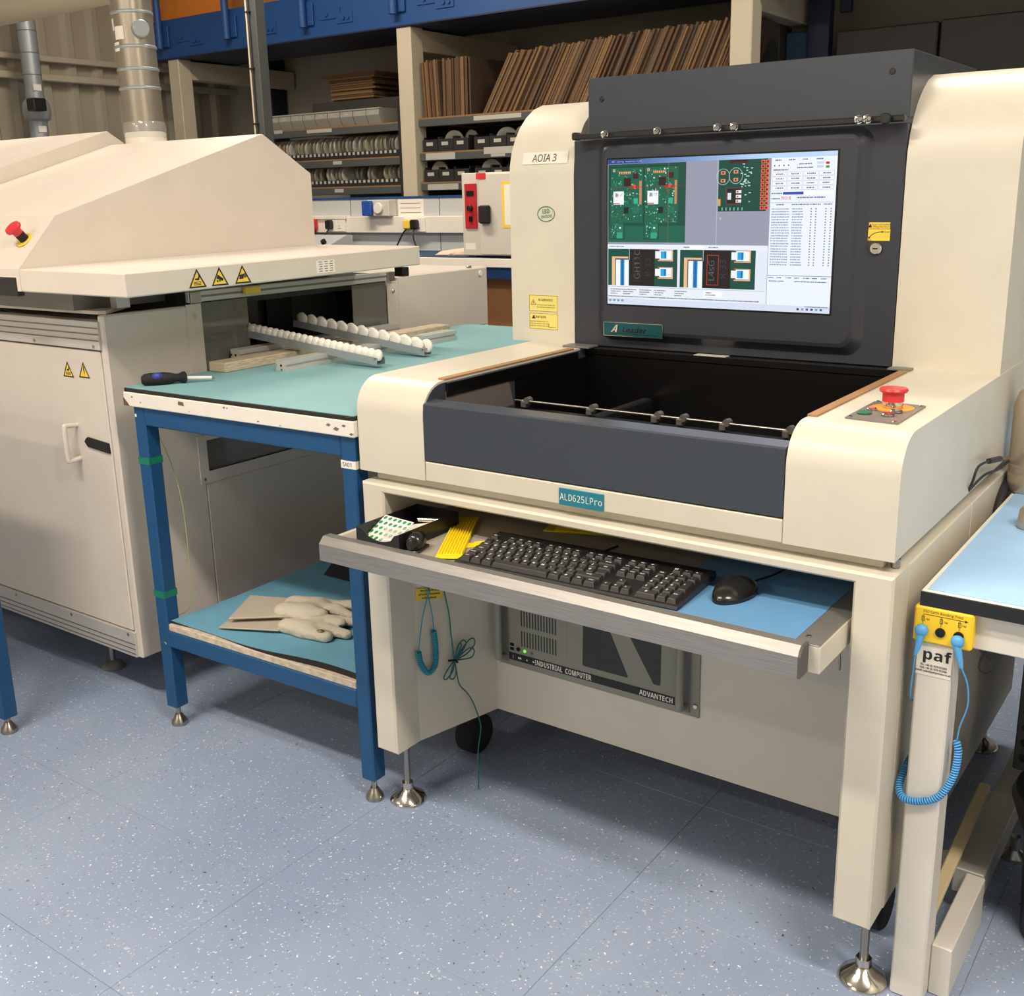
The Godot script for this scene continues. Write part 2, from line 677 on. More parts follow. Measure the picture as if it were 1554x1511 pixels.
func lamp(x: float, y: float, z: float, lx: float, lz: float, energy: float, where: String) -> void:
	var t := thing("ceiling_light", "long fluorescent ceiling fitting %s" % where, "ceiling light", Vector3(x, y, z), "ceiling fittings")
	part(t, "housing", bx(x - lx / 2 - 0.03, y, z - lz / 2 - 0.03, x + lx / 2 + 0.03, y + 0.06, z + lz / 2 + 0.03, 0.01), M.trunk_white)
	part(t, "diffuser", bx(x - lx / 2, y - 0.02, z - lz / 2, x + lx / 2, y, z + lz / 2, 0.005), M.tube_light)
	var a := AreaLight3D.new()
	a.name = "lamp_light"
	a.area_size = Vector2(lx, lz)
	a.light_color = Color("fff1e0")
	a.light_energy = energy
	a.shadow_enabled = true
	a.position = Vector3(x, y - 0.03, z)
	a.rotation.x = -PI / 2
	add_child(a, true)


func _ready() -> void:
	rng.seed = 4242
	var cam := Camera3D.new()
	cam.name = "camera"
	cam.position = Vector3(1.51934, 1.34763, 1.55989)
	cam.rotation = Vector3(-0.25838, 0.62706, -0.02189)
	cam.projection = Camera3D.PROJECTION_FRUSTUM
	cam.near = 0.05
	cam.far = 60.0
	cam.size = 0.05 * 1511.0 / 1618.76
	cam.frustum_offset = Vector2(0.0, -(755.5 - 722.85) / 1618.76 * 0.05)
	add_child(cam)
	cam.current = true
	var env := Environment.new()
	env.background_mode = Environment.BG_COLOR
	env.background_color = Color("20242a")
	env.ambient_light_source = Environment.AMBIENT_SOURCE_DISABLED
	env.tonemap_mode = Environment.TONE_MAPPER_LINEAR
	env.tonemap_exposure = 0.87
	env.sdfgi_enabled = true
	env.ssao_enabled = true
	env.ssil_enabled = true
	var we := WorldEnvironment.new()
	we.name = "environment"
	we.environment = env
	add_child(we)
	make_materials()
	# lamps: rows of fluorescent fittings above the aisle, above the machines and behind
	lamp(-2.6, 3.3, 3.6, 1.5, 0.2, 7.0, "above the aisle in front of the oven")
	lamp(-1.0, 3.3, 5.5, 1.5, 0.2, 6.5, "above the far side of the aisle")
	lamp(-0.35, 3.3, 1.7, 1.5, 0.2, 10.0, "above the front of the blue workbench")
	lamp(2.6, 3.3, 1.2, 1.5, 0.2, 12.0, "above the white bench at the right")
	lamp(-2.3, 3.3, -1.5, 1.5, 0.2, 8.2, "above the rear of the oven")
	lamp(0.8, 3.3, -1.9, 1.5, 0.2, 5.2, "above the back of the inspection machine")
	build_room()
	build_inspection_machine()
	build_drawer_things()
	build_table()
	build_oven()
	build_right_bench()
	build_background()


func build_room() -> void:
	struct("ceiling", bx(-5.2, 3.7, -4.2, 4.2, 3.85, 6.2, 0.0), M.wall_paint)
	struct("wall_right", bx(4.0, 0, -4.2, 4.2, 3.7, 6.2, 0.0), M.wall_paint)
	struct("wall_front", bx(-5.2, 0, 6.0, 4.0, 3.7, 6.2, 0.0), M.wall_paint)
	struct("wall_back", bx(-5.2, 0, -4.2, 4.0, 3.7, -4.0, 0.0), M.back_panel)
	# left wall: trapezoid cladding
	var p := [[-5.2, -4.0]]
	var z := -4.0
	while z < 6.0:
		p.append_array([[-5.0, z], [-5.0, z + 0.1], [-4.965, z + 0.125], [-4.965, z + 0.165], [-5.0, z + 0.19]])
		z += 0.19
	p.append([-5.0, z])
	p.append([-5.2, z])
	struct("wall_left", mb().prism_y(pv(p), 0.0, 3.7, 10.0), M.corrugated)
	struct("trim_1", bx(-4.96, 2.205, -4.0, -4.92, 2.24, 6.0, 0.004), M.post_cream)
	struct("trim_2", bx(-4.96, 2.09, -4.0, -4.9, 2.13, 6.0, 0.004), M.post_cream)
	# floor: a slab carrying separate vinyl tiles where the photograph shows their joints
	var fl := struct("floor", mb().box(Vector3(-5.2, -0.12, -4.2), Vector3(4.2, -0.0012, 6.2), 0.0), M.seam)
	var far := mb()
	for r in [[-5.0, -4.0, 4.0, -1.16], [-5.0, -1.16, -3.118, 2.54], [1.842, -1.16, 4.0, 2.54], [-5.0, 2.54, 4.0, 6.0]]:
		far.box(Vector3(r[0], -0.004, r[1]), Vector3(r[2], 0.0, r[3]), 0.0)
	part(fl, "vinyl_field", far, M.vinyl)
	for i in 8:
		for j in 10:
			var x := -3.118 + i * 0.62
			var zz := -1.16 + j * 0.37
			part(fl, "tile", bx(x + 0.0004, -0.004, zz + 0.0004, x + 0.6196, 0.0, zz + 0.3696, 0.0007), M.vinyl)


# ------------------------------------------------------------ inspection machine
func build_inspection_machine() -> void:
	var base := Vector3(0.55, 0, -0.55)
	var t := thing("inspection_machine", "large cream circuit board inspection machine with a dark hood, screen and pull-out drawer", "machine", base)
	var cr: Material = M.cream_paint
	# lower frame
	part(t, "front_frame", mb().prism_bev(pv([[0, 0.157], [0.06, 0.157], [0.06, 0.757], [1.035, 0.757], [1.035, 0.157], [1.097, 0.157], [1.097, 0.7756], [0, 0.7756]]), -0.078, 0.0, 0.004), cr)
	part(t, "base_top", bx(0.002, 0.757, -1.109, 1.0935, 0.7753, -0.003, 0.001), cr)
	var sl := mb().prism_y(pv([[0.004, -0.078], [0.06, -0.078], [0.114, -0.301], [0.114, -1.11], [0.004, -1.11]]), 0.157, 0.7565, 5.0)
	part(t, "side_panel", sl, cr)
	part(t, "side_panel", bx(1.04, 0.15, -0.477, 1.097, 0.7756, -0.0775, 0.0025), cr)
	part(t, "side_panel", bx(1.04, 0.14, -1.11, 1.097, 0.7756, -0.479, 0.0025), cr)
	var rp := mb()
	for r in [[0.114, 0.157, 1.04, 0.288], [0.114, 0.46, 1.04, 0.64], [0.114, 0.288, 0.13, 0.46], [0.637, 0.288, 1.04, 0.46]]:
		rp.box(Vector3(r[0], r[1], -0.316), Vector3(r[2], r[3], -0.301), 0.0)
	part(t, "recess_panel", rp, cr)
	part(t, "rear_panel", bx(0.114, 0.157, -1.11, 1.04, 0.64, -1.09, 0.0), cr)
	for q in [[0.022, -0.07], [1.072, -0.075], [0.06, -1.03], [1.05, -1.04]]:
		var f := part(t, "levelling_foot", mb().lathe([Vector2(0, 0), Vector2(0.040, 0), Vector2(0.042, 0.005), Vector2(0.038, 0.012), Vector2(0.022, 0.022), Vector2(0.014, 0.03), Vector2(0.0, 0.03)], 28, at(q[0], 0, q[1])), M.chrome)
		part(f, "stud", mb().cyl(Vector3(q[0], 0.03, q[1]), Vector3(q[0], 0.16, q[1]), 0.0075, 14), M.steel)
		part(f, "nut", mb().cyl(Vector3(q[0], 0.03, q[1]), Vector3(q[0], 0.046, q[1]), 0.014, 6), M.chrome)
	for q in [[0.012, -0.32], [1.04, -0.22], [0.1, -0.9], [1.0, -0.9]]:
		var w := part(t, "caster", bx(q[0] - 0.03, 0.095, q[1] - 0.035, q[0] + 0.03, 0.157, q[1] + 0.035, 0.006), M.rubber)
		part(w, "wheel", mb().cyl(Vector3(q[0] - 0.026, 0.05, q[1] - 0.015), Vector3(q[0] + 0.026, 0.05, q[1] - 0.015), 0.05, 24, 0.006), M.rubber)
	part(t, "plinth", bx(0.012, 0.7756, -1.1, 1.068, 0.797, -0.036, 0.002), cr)
	part(t, "base_bolt", mb().cyl(Vector3(1.083, 0.7756, -0.05), Vector3(1.083, 0.793, -0.05), 0.0075, 12, 0.002), M.steel)
	# body: two shoulders with rounded fronts
	var prof := [[-0.013, 0.796]]
	for i in 9:
		var a := PI / 2 * i / 8.0
		prof.append([-0.078 + 0.065 * cos(a), 0.924 + 0.065 * sin(a)])
	prof.append_array([[-1.15, 0.989], [-1.15, 0.796]])
	part(t, "shoulder", mb().prism_x(pv(prof), -0.013, 0.1645), cr)
	part(t, "shoulder", mb().prism_x(pv(prof), 0.9135, 1.091), cr)
	part(t, "front_lip", bx(0.1655, 0.796, -0.07, 0.9125, 0.8355, -0.013, 0.002), cr)
	var ap := pv([[-0.0135, 0.8385], [-0.0135, 0.9505], [-0.0165, 0.9535], [-0.052, 0.9565], [-0.058, 0.95], [-0.058, 0.8385]])
	part(t, "front_apron", mb().prism_x(ap, 0.1665, 0.9115, 10.0), M.dark_paint)
	# inner cheeks follow the shoulder curve
	var ck := [[-0.022, 0.85]]
	for i in 9:
		var a := PI / 2 * i / 8.0
		ck.append([-0.078 + 0.0605 * cos(a), 0.924 + 0.0605 * sin(a)])
	ck.append_array([[-0.64, 0.9845], [-0.64, 0.8], [-0.022, 0.8]])
	part(t, "well_side", mb().prism_x(pv(ck), 0.1645, 0.1665), M.dark_paint)
	part(t, "well_side", mb().prism_x(pv(ck), 0.9115, 0.9135), M.dark_paint)
	part(t, "well_floor", bx(0.1665, 0.797, -0.64, 0.9115, 0.81, -0.058, 0.0), M.pit_black)
	part(t, "well_back", bx(0.1665, 0.81, -0.645, 0.9115, 0.972, -0.62, 0.0), M.pit_black)
	part(t, "well_lining", bx(0.1668, 0.81, -0.62, 0.1685, 0.966, -0.325, 0.0), M.pit_black)
	part(t, "well_lining", bx(0.9095, 0.81, -0.62, 0.9112, 0.966, -0.1, 0.0), M.pit_black)
	part(t, "cover_strip", bx(0.1668, 0.955, -0.58, 0.172, 0.984, -0.085, 0.001), M.pit_black)
	part(t, "body_rear", bx(0.1655, 0.797, -1.15, 0.9125, 0.989, -0.69, 0.002), cr)
	part(t, "gasket", bx(0.148, 0.989, -0.57, 0.166, 0.9925, -0.085, 0.001), M.gasket)
	part(t, "gasket", bx(0.912, 0.989, -0.60, 0.929, 0.9925, -0.1, 0.001), M.gasket)
	part(t, "hinge_plate", bx(0.116, 0.989, -0.64, 0.19, 0.9935, -0.595, 0.001), M.alu_dark)
	part(t, "hinge_plate", bx(0.885, 0.989, -0.64, 0.93, 0.9935, -0.612, 0.001), M.alu_dark)
	# board clamps on the rail inside the well
	var rail := part(t, "clamp_rail", bx(0.20, 0.86, -0.285, 0.885, 0.905, -0.262, 0.002), M.pit_black)
	part(rail, "rail_rod", mb().cyl(Vector3(0.205, 0.922, -0.27), Vector3(0.88, 0.922, -0.27), 0.0022, 10), M.steel)
	for x in [0.232, 0.395, 0.545, 0.60, 0.69, 0.815]:
		part(rail, "clamp", clamp_mesh(x), M.cap_dark)
	part(t, "painted_reflection", mb().prism_x(pv([[-0.083, 0.948], [-0.083, 0.966], [-0.297, 0.966], [-0.318, 0.9], [-0.15, 0.9]]), 0.1668, 0.1685, 1.0), M.reflection_grey)  # reflection in the glossy well wall, painted as a thin grey sheet
	part(t, "inner_rail", bx(0.335, 0.86, -0.60, 0.36, 0.885, -0.30, 0.004), M.black_plastic)
	part(t, "door_ledge", bx(0.1665, 0.9735, -0.7, 0.9112, 0.9885, -0.618, 0.001), M.pit_black)
	part(t, "ledge_sticker", bx(0.45, 0.9885, -0.648, 0.527, 0.9892, -0.624, 0.0), M.label_film, "cream sticker on the black ledge")
	# columns either side of the door
	var cp := pv([[-0.652, 0.989], [-0.652, 1.385], [-0.6545, 1.415], [-0.663, 1.446], [-0.679, 1.477], [-0.70, 1.505], [-0.728, 1.530], [-0.76, 1.550], [-0.80, 1.563], [-0.88, 1.570], [-1.15, 1.575], [-1.15, 0.989]])
	part(t, "column", mb().prism_x(cp, -0.071, 0.1155), cr)
	part(t, "column", mb().prism_x(cp, 0.8835, 1.0895), cr)
	var hood := part(t, "hood", bx(0.156, 1.476, -1.15, 0.8832, 1.6, -0.652, 0.002), M.dark_paint)
	for q in [[0.193, 1.553], [0.845, 1.562]]:
		part(hood, "screw", mb().cyl(Vector3(q[0], q[1], -0.652), Vector3(q[0], q[1], -0.6495), 0.006, 12, 0.001), M.black_plastic)
	# screen door
	var door := part(t, "screen_door", bx(0.118, 0.989, -0.68, 0.8815, 1.466, -0.65, 0.002), M.door_paint)
	var bz := mb()
	var ringo := []
	var steps := [[0.0, -0.65], [0.004, -0.647], [0.018, -0.6335], [0.026, -0.63]]
	for s in steps:
		ringo.append(round_rect(0.186 + s[0], 1.007 + s[0], 0.82 - s[0], 1.463 - s[0] * 0.8, 0.035 - s[0] * 0.5, s[1]))
	for k in 3:
		for q in 36:
			bz.quad(ringo[k][q], ringo[k][(q + 1) % 36], ringo[k + 1][(q + 1) % 36], ringo[k + 1][q], Vector3.BACK)
	for q in 36:
		bz.flat(ringo[3][q], ringo[3][(q + 1) % 36], Vector3(0.5, 1.235, -0.63), Vector3.BACK)
	part(door, "bezel", bz, M.door_paint)
	part(door, "screen_frame", bx(0.2195, 1.091, -0.6305, 0.7582, 1.422, -0.6285, 0.0005), M.pit_black)
	var sm := mat("screen", Color.BLACK, 0.25)
	sm.emission_enabled = true
	sm.emission = Color.WHITE
	sm.emission_operator = BaseMaterial3D.EMISSION_OP_MULTIPLY
	sm.emission_texture = ImageTexture.create_from_image(screen_picture())
	sm.emission_energy_multiplier = 1.22
	part(door, "screen", face(Vector3(0.2228, 1.0944, -0.6282), Vector3(0.7549, 1.0944, -0.6282), Vector3(0.7549, 1.4185, -0.6282), Vector3(0.2228, 1.4185, -0.6282)), sm, "lit screen showing green circuit boards and a results list")
	var sl2 := AreaLight3D.new()
	sl2.name = "screen_light"
	sl2.area_size = Vector2(0.53, 0.32)
	sl2.light_color = Color("dfe6ff")
	sl2.light_energy = 0.035
	sl2.shadow_enabled = true
	sl2.position = Vector3(0.4888, 1.2565, -0.6275)
	sl2.rotation.y = PI
	add_child(sl2)
	var np := part(door, "maker_plate", bx(0.213, 1.02, -0.63, 0.369, 1.0515, -0.6275, 0.001), M.deep_teal, "teal nameplate with a silver rim")
	var rim := mb()
	rim.add(bx(0.2125, 1.0195, -0.629, 0.3695, 1.0205, -0.627, 0.0)).add(bx(0.2125, 1.051, -0.629, 0.3695, 1.052, -0.627, 0.0))
	rim.add(bx(0.2125, 1.0195, -0.629, 0.2135, 1.052, -0.627, 0.0)).add(bx(0.3685, 1.0195, -0.629, 0.3695, 1.052, -0.627, 0.0))
	rim.text("A", 0.017, at(0.244, 1.0365, -0.6272), "Droid Sans", true, 1.0, HORIZONTAL_ALIGNMENT_CENTER, 0.5)
	part_join(np, rim, M.chrome, "rim_lettering")
	var nl := mb().text("Leader", 0.012, at(0.295, 1.035, -0.6272), "Droid Sans", true, 1.15, HORIZONTAL_ALIGNMENT_CENTER, 0.25)
	nl.add(bx(0.228, 1.0255, -0.6276, 0.355, 1.0265, -0.6271, 0.0))
	part_join(np, nl, M.pit_black, "plate_lettering")
	# opening bar with pneumatic fittings above the door
	var bar := part(t, "door_bar", bx(0.139, 1.467, -0.637, 0.884, 1.479, -0.615, 0.002), M.black_plastic)
	part(bar, "end_cap", bx(0.134, 1.465, -0.639, 0.146, 1.482, -0.613, 0.004), M.black_plastic)
	for x in [0.222, 0.355, 0.497, 0.535, 0.795, 0.812]:
		var ft := mb().lathe([Vector2(0, 0), Vector2(0.006, 0), Vector2(0.0075, 0.003), Vector2(0.0075, 0.007), Vector2(0.0045, 0.009), Vector2(0.0055, 0.012), Vector2(0.0055, 0.017), Vector2(0.003, 0.02), Vector2(0, 0.02)], 16, Transform3D(Basis(Vector3.RIGHT, PI / 2) * Basis(Vector3.FORWARD, 0.5) * Basis.from_scale(Vector3(1.15, 1.25, 1.15)), Vector3(x, 1.474, -0.615)))
		part(bar, "fitting", ft, M.chrome)
	part(bar, "knob", mb().cyl(Vector3(0.851, 1.473, -0.615), Vector3(0.851, 1.473, -0.6), 0.0105, 20, 0.002), M.black_plastic)
	var lk := part(t, "door_lock", mb().cyl(Vector3(0.836, 1.227, -0.65), Vector3(0.836, 1.227, -0.643), 0.0125, 24, 0.002), M.chrome)
	part(lk, "keyway", bx(0.831, 1.2255, -0.6432, 0.841, 1.2285, -0.6427, 0.0), M.pit_black)
	var s1 := part(t, "lock_sticker", bx(0.815, 1.266, -0.65, 0.861, 1.278, -0.6492, 0.0), M.warn_yellow)
	var s2 := mb().text("A", 0.006, at(0.8225, 1.2715, -0.6488))
	warn_glyph(s2, at(0.8215, 1.2718, -0.649), 0.0085, -1)
	s2.text("Open lock before", 0.0024, at(0.843, 1.2738, -0.6489)).text("lifting the door", 0.0024, at(0.843, 1.2695, -0.6489))
	part(s1, "print", s2, M.ink_black)
	var s3 := part(t, "lock_sticker", bx(0.813, 1.242, -0.65, 0.862, 1.265, -0.6488, 0.0), M.warn_yellow)
	var ar := []
	for i in 9:
		var a := PI * 0.95 - i * PI * 0.45 / 8.0
		ar.append(Vector3(0.845 + 0.024 * cos(a), 1.2455 + 0.014 * sin(a), -0.6486))
	var s4 := mb().tube(ar, 0.0006, 5)
	s4.flat(Vector3(0.845, 1.2615, -0.6486), Vector3(0.845, 1.2575, -0.6486), Vector3(0.850, 1.2595, -0.6486), Vector3.BACK)
	s4.flat(Vector3(0.8185, 1.2495, -0.6486), Vector3(0.8235, 1.2495, -0.6486), Vector3(0.8205, 1.245, -0.6486), Vector3.BACK)
	s4.text("Close", 0.003, at(0.855, 1.2595, -0.6486)).text("Open", 0.003, at(0.8195, 1.2435, -0.6486))
	part(s3, "print", s4, M.ink_black)
	# lettering and stickers on the left column
	var an := mb()
	an.quad(Vector3(-0.033, 1.4165, -0.6533), Vector3(0.097, 1.4165, -0.6533), Vector3(0.097, 1.4445, -0.6608), Vector3(-0.033, 1.4445, -0.6608))
	var al := part(t, "column_label", an, M.label_film, "pale film label lettered AOIA 3")
	var tilt := Transform3D(Basis(Vector3.RIGHT, -0.26), Vector3(0.031, 1.4305, -0.6562))
	part(al, "print", mb().text("AOIA 3", 0.0175, tilt, "Droid Sans", false, 0.92, HORIZONTAL_ALIGNMENT_CENTER, 0.08), M.ink_black)
	var rg := []
	for i in 32:
		var a := TAU * i / 32.0
		rg.append(Vector3(0.036 + 0.0245 * cos(a), 1.3 + 0.0175 * sin(a), -0.6515))
	var lg := mb().tube(rg, 0.0012, 5, true)
	var tl := Transform3D(Basis(Vector3.BACK, 0.1), Vector3(0.036, 1.306, -0.6512))
	lg.text("i3D", 0.0105, tl, "Droid Sans", true).text("INSIDE!", 0.0065, tl.translated_local(Vector3(0, -0.012, 0)), "Droid Sans", true)
	part(t, "logo_sticker", lg, M.ink_green, "oval green logo sticker")
	for k in 2:
		var y0 := 1.064 if k == 0 else 1.020
		var pl := part(t, "warning_label", bx(-0.0185, y0, -0.652, 0.0675, y0 + 0.041, -0.6514, 0.0), M.pale_yellow)
		var pr := mb()
		warn_glyph(pr, at(-0.005, y0 + (0.023 if k == 0 else 0.031), -0.6512), 0.016 if k == 0 else 0.011, k)
		if k == 0:
			pr.text("WARNING", 0.006, at(0.031, y0 + 0.029, -0.6512), "Droid Serif", true)
			pr.text("Don't put your hand into", 0.0026, at(0.032, y0 + 0.017, -0.6512)).text("the machine when it runs", 0.0026, at(0.032, y0 + 0.0115, -0.6512))
		else:
			pr.text("CAUTION", 0.0058, at(0.014, y0 + 0.031, -0.6512), "Droid Sans", true)
			for i in 3:
				pr.text("Keep the transport rails clear", 0.0024, at(0.012, y0 + 0.02 - i * 0.0055, -0.6512), "Droid Sans", false, 0.9)
			pr.add(bx(0.04, y0 + 0.006, -0.6515, 0.062, y0 + 0.007, -0.6511, 0.0)).add(bx(0.04, y0 + 0.006, -0.6515, 0.041, y0 + 0.016, -0.6511, 0.0))
		var fr := mb()
		for e in [[-0.0175, y0 + 0.001, 0.0665, y0 + 0.0017], [-0.0175, y0 + 0.0393, 0.0665, y0 + 0.04], [-0.0175, y0 + 0.001, -0.0168, y0 + 0.04], [0.0658, y0 + 0.001, 0.0665, y0 + 0.04]]:
			fr.add(bx(e[0], e[1], -0.6516, e[2], e[3], -0.6512, 0.0))
		pr.add(fr)
		part(pl, "print", pr, M.ink_black)
	# model plate on the front lip
	var mp := part(t, "model_plate", bx(0.486, 0.7965, -0.0135, 0.581, 0.8285, -0.0105, 0.001), M.teal_plate)
	part(mp, "lettering", mb().text("ALD625LPro", 0.0125, at(0.5335, 0.8125, -0.0102), "Droid Sans Mono", false, 0.86), M.ink_white)
	# control plate with emergency stop
	var cpz := part(t, "control_plate", mb().prism_y(pv([[0.97, -0.268], [1.055, -0.264], [1.056, -0.102], [0.971, -0.109]]), 0.9888, 0.992), M.plate_grey)
	part(cpz, "stop_ring", mb().cyl(Vector3(1.014, 0.992, -0.217), Vector3(1.014, 0.9932, -0.217), 0.034, 36), M.estop_orange)
	part(cpz, "stop_collar", mb().cyl(Vector3(1.014, 0.9932, -0.217), Vector3(1.014, 1.006, -0.217), 0.0165, 28, 0.001), M.chrome)
	part(cpz, "stop_button", mb().lathe([Vector2(0, 1.004), Vector2(0.0175, 1.004), Vector2(0.0175, 1.018), Vector2(0.0215, 1.0195), Vector2(0.0232, 1.0225), Vector2(0.0215, 1.026), Vector2(0.012, 1.0275), Vector2(0, 1.028)], 32, at(1.014, 0, -0.217)), M.estop_red)
	part(cpz, "start_button", mb().cyl(Vector3(0.989, 0.992, -0.15), Vector3(0.989, 0.9955, -0.15), 0.0115, 24, 0.001), mat("button_green", Color("2c6b50"), 0.4))
	part(cpz, "indicator", mb().cyl(Vector3(0.99, 0.992, -0.184), Vector3(0.99, 0.996, -0.184), 0.0085, 20, 0.001), M.chrome)
	part(cpz, "indicator_lamp", mb().cyl(Vector3(0.99, 0.996, -0.184), Vector3(0.99, 0.998, -0.184), 0.005, 16, 0.001), M.led_red)
	for q in [[1.027, -0.15], [1.03, -0.182]]:
		part(cpz, "key_switch", mb().cyl(Vector3(q[0], 0.992, q[1]), Vector3(q[0], 0.9965, q[1]), 0.0105, 24, 0.0015), M.chrome)
	for q in [[0.977, -0.116], [1.05, -0.108], [1.049, -0.258], [0.976, -0.262]]:
		part(cpz, "plate_screw", mb().cyl(Vector3(q[0], 0.992, q[1]), Vector3(q[0], 0.9935, q[1]), 0.0042, 14, 0.001), M.chrome)
	# pull-out keyboard drawer
	var dr := part(t, "drawer", bx(0.03, 0.676, -0.3, 1.004, 0.688, 0.112, 0.001), M.tray_grey)
	part(dr, "front_bar", mb().prism_x(pv([[0.1453, 0.6465], [0.1453, 0.681], [0.132, 0.6945], [0.113, 0.6945], [0.113, 0.6465]]), 0.014, 1.006, 10.0), M.brushed)
	part(dr, "end_cap", mb().prism_x(pv([[0.1453, 0.6465], [0.1453, 0.681], [0.14, 0.69], [0.132, 0.6945], [0.113, 0.6945], [0.113, 0.6465]]), 1.006, 1.0105, 10.0), M.cap_dark)
	part(dr, "side_rail", bx(1.004, 0.645, -0.3, 1.028, 0.6885, 0.112, 0.001), cr)
	part(dr, "side_rail", bx(0.02, 0.645, -0.3, 0.03, 0.6885, 0.112, 0.001), cr)
	part(dr, "edge_strip", bx(0.987, 0.688, -0.28, 1.0265, 0.6902, 0.112, 0.0008), M.brushed)
	for q in [[1.0, 0.085], [1.004, -0.085]]:
		part(dr, "drawer_screw", mb().cyl(Vector3(q[0], 0.6902, q[1]), Vector3(q[0], 0.692, q[1]), 0.005, 16, 0.001), M.chrome)
	part(dr, "wire_stop", mb().tube(v3([[1.015, 0.645, -0.02], [1.015, 0.60, -0.02], [1.015, 0.597, -0.024], [1.0, 0.597, -0.07]]), 0.0016, 6), M.steel)
	# stickers on the left inner side
	var ys := mb()
	ys.quad(Vector3(0.0632, 0.493, -0.082), Vector3(0.0805, 0.482, -0.155), Vector3(0.0805, 0.506, -0.155), Vector3(0.0632, 0.522, -0.082))
	var yl := part(t, "earth_label", ys, M.warn_yellow, "yellow earthing label on the inner side panel")
	var yt := Transform3D(Basis(Vector3(0.0173, 0, -0.073).normalized(), Vector3(0, 1, 0), Vector3(0.973, 0, 0.23)), Vector3(0.0725, 0.501, -0.117)).rotated_local(Vector3.BACK, -0.19)
	var yp := mb()
	for k in 3:
		yp.text(["Wear the wrist strap", "before touching boards", "or the keyboard"][k], 0.0042, yt.translated_local(Vector3(0, 0.0085 - k * 0.0085, 0)), "Droid Sans", true, 0.9)
	part(yl, "print", yp, M.ink_black)
	# cables leaving the ledge on the right side
	var cb := mb().tube(curve(v3([[1.09, 0.80, -0.47], [1.1, 0.825, -0.45], [1.105, 0.85, -0.462], [1.108, 0.846, -0.53]]), 5), 0.0025, 8)
	part(t, "sensor_cable", cb.add(mb().tube(v3([[1.108, 0.846, -0.53], [1.11, 0.832, -0.62]]), 0.0055, 10)), M.cord_dark)
	part(t, "sensor_cable", mb().tube(curve(v3([[1.09, 0.80, -0.47], [1.1, 0.815, -0.54], [1.108, 0.81, -0.62], [1.112, 0.81, -0.7]]), 5), 0.0025, 8), M.cord_dark)
	part(t, "sensor_plug", mb().cyl(Vector3(1.11, 0.832, -0.62), Vector3(1.112, 0.818, -0.69), 0.004, 12), M.chrome)
	industrial_computer()


func round_rect(x0: float, y0: float, x1: float, y1: float, r: float, z: float) -> Array:
	var out := []
	for k in 4:
		var c := Vector2([x1 - r, x0 + r, x0 + r, x1 - r][k], [y1 - r, y1 - r, y0 + r, y0 + r][k])
		for i in 9:
			var a := PI / 2 * (k + i / 8.0)
			out.append(Vector3(c.x + r * cos(a), c.y + r * sin(a), z))
	return out


func clamp_mesh(x: float) -> MB:
	var b := bx(x - 0.012, 0.9045, -0.288, x + 0.004, 0.924, -0.262, 0.003)
	b.add(mb().cyl(Vector3(x + 0.006, 0.925, -0.285), Vector3(x + 0.006, 0.925, -0.265), 0.0095, 10))
	b.add(bx(x - 0.002, 0.912, -0.28, x + 0.012, 0.932, -0.27, 0.002))
	var small := mb()
	return small.add(b, Transform3D(Basis.from_scale(Vector3.ONE * 0.78), Vector3(x, 0.916, -0.274) * 0.22))


func part_join(parent: Node3D, b: MB, m: Material, called: String) -> void:
	# lettering on a sub-part stays at the third level: it hangs beside its plate
	part(parent.get_parent(), called, b, m)


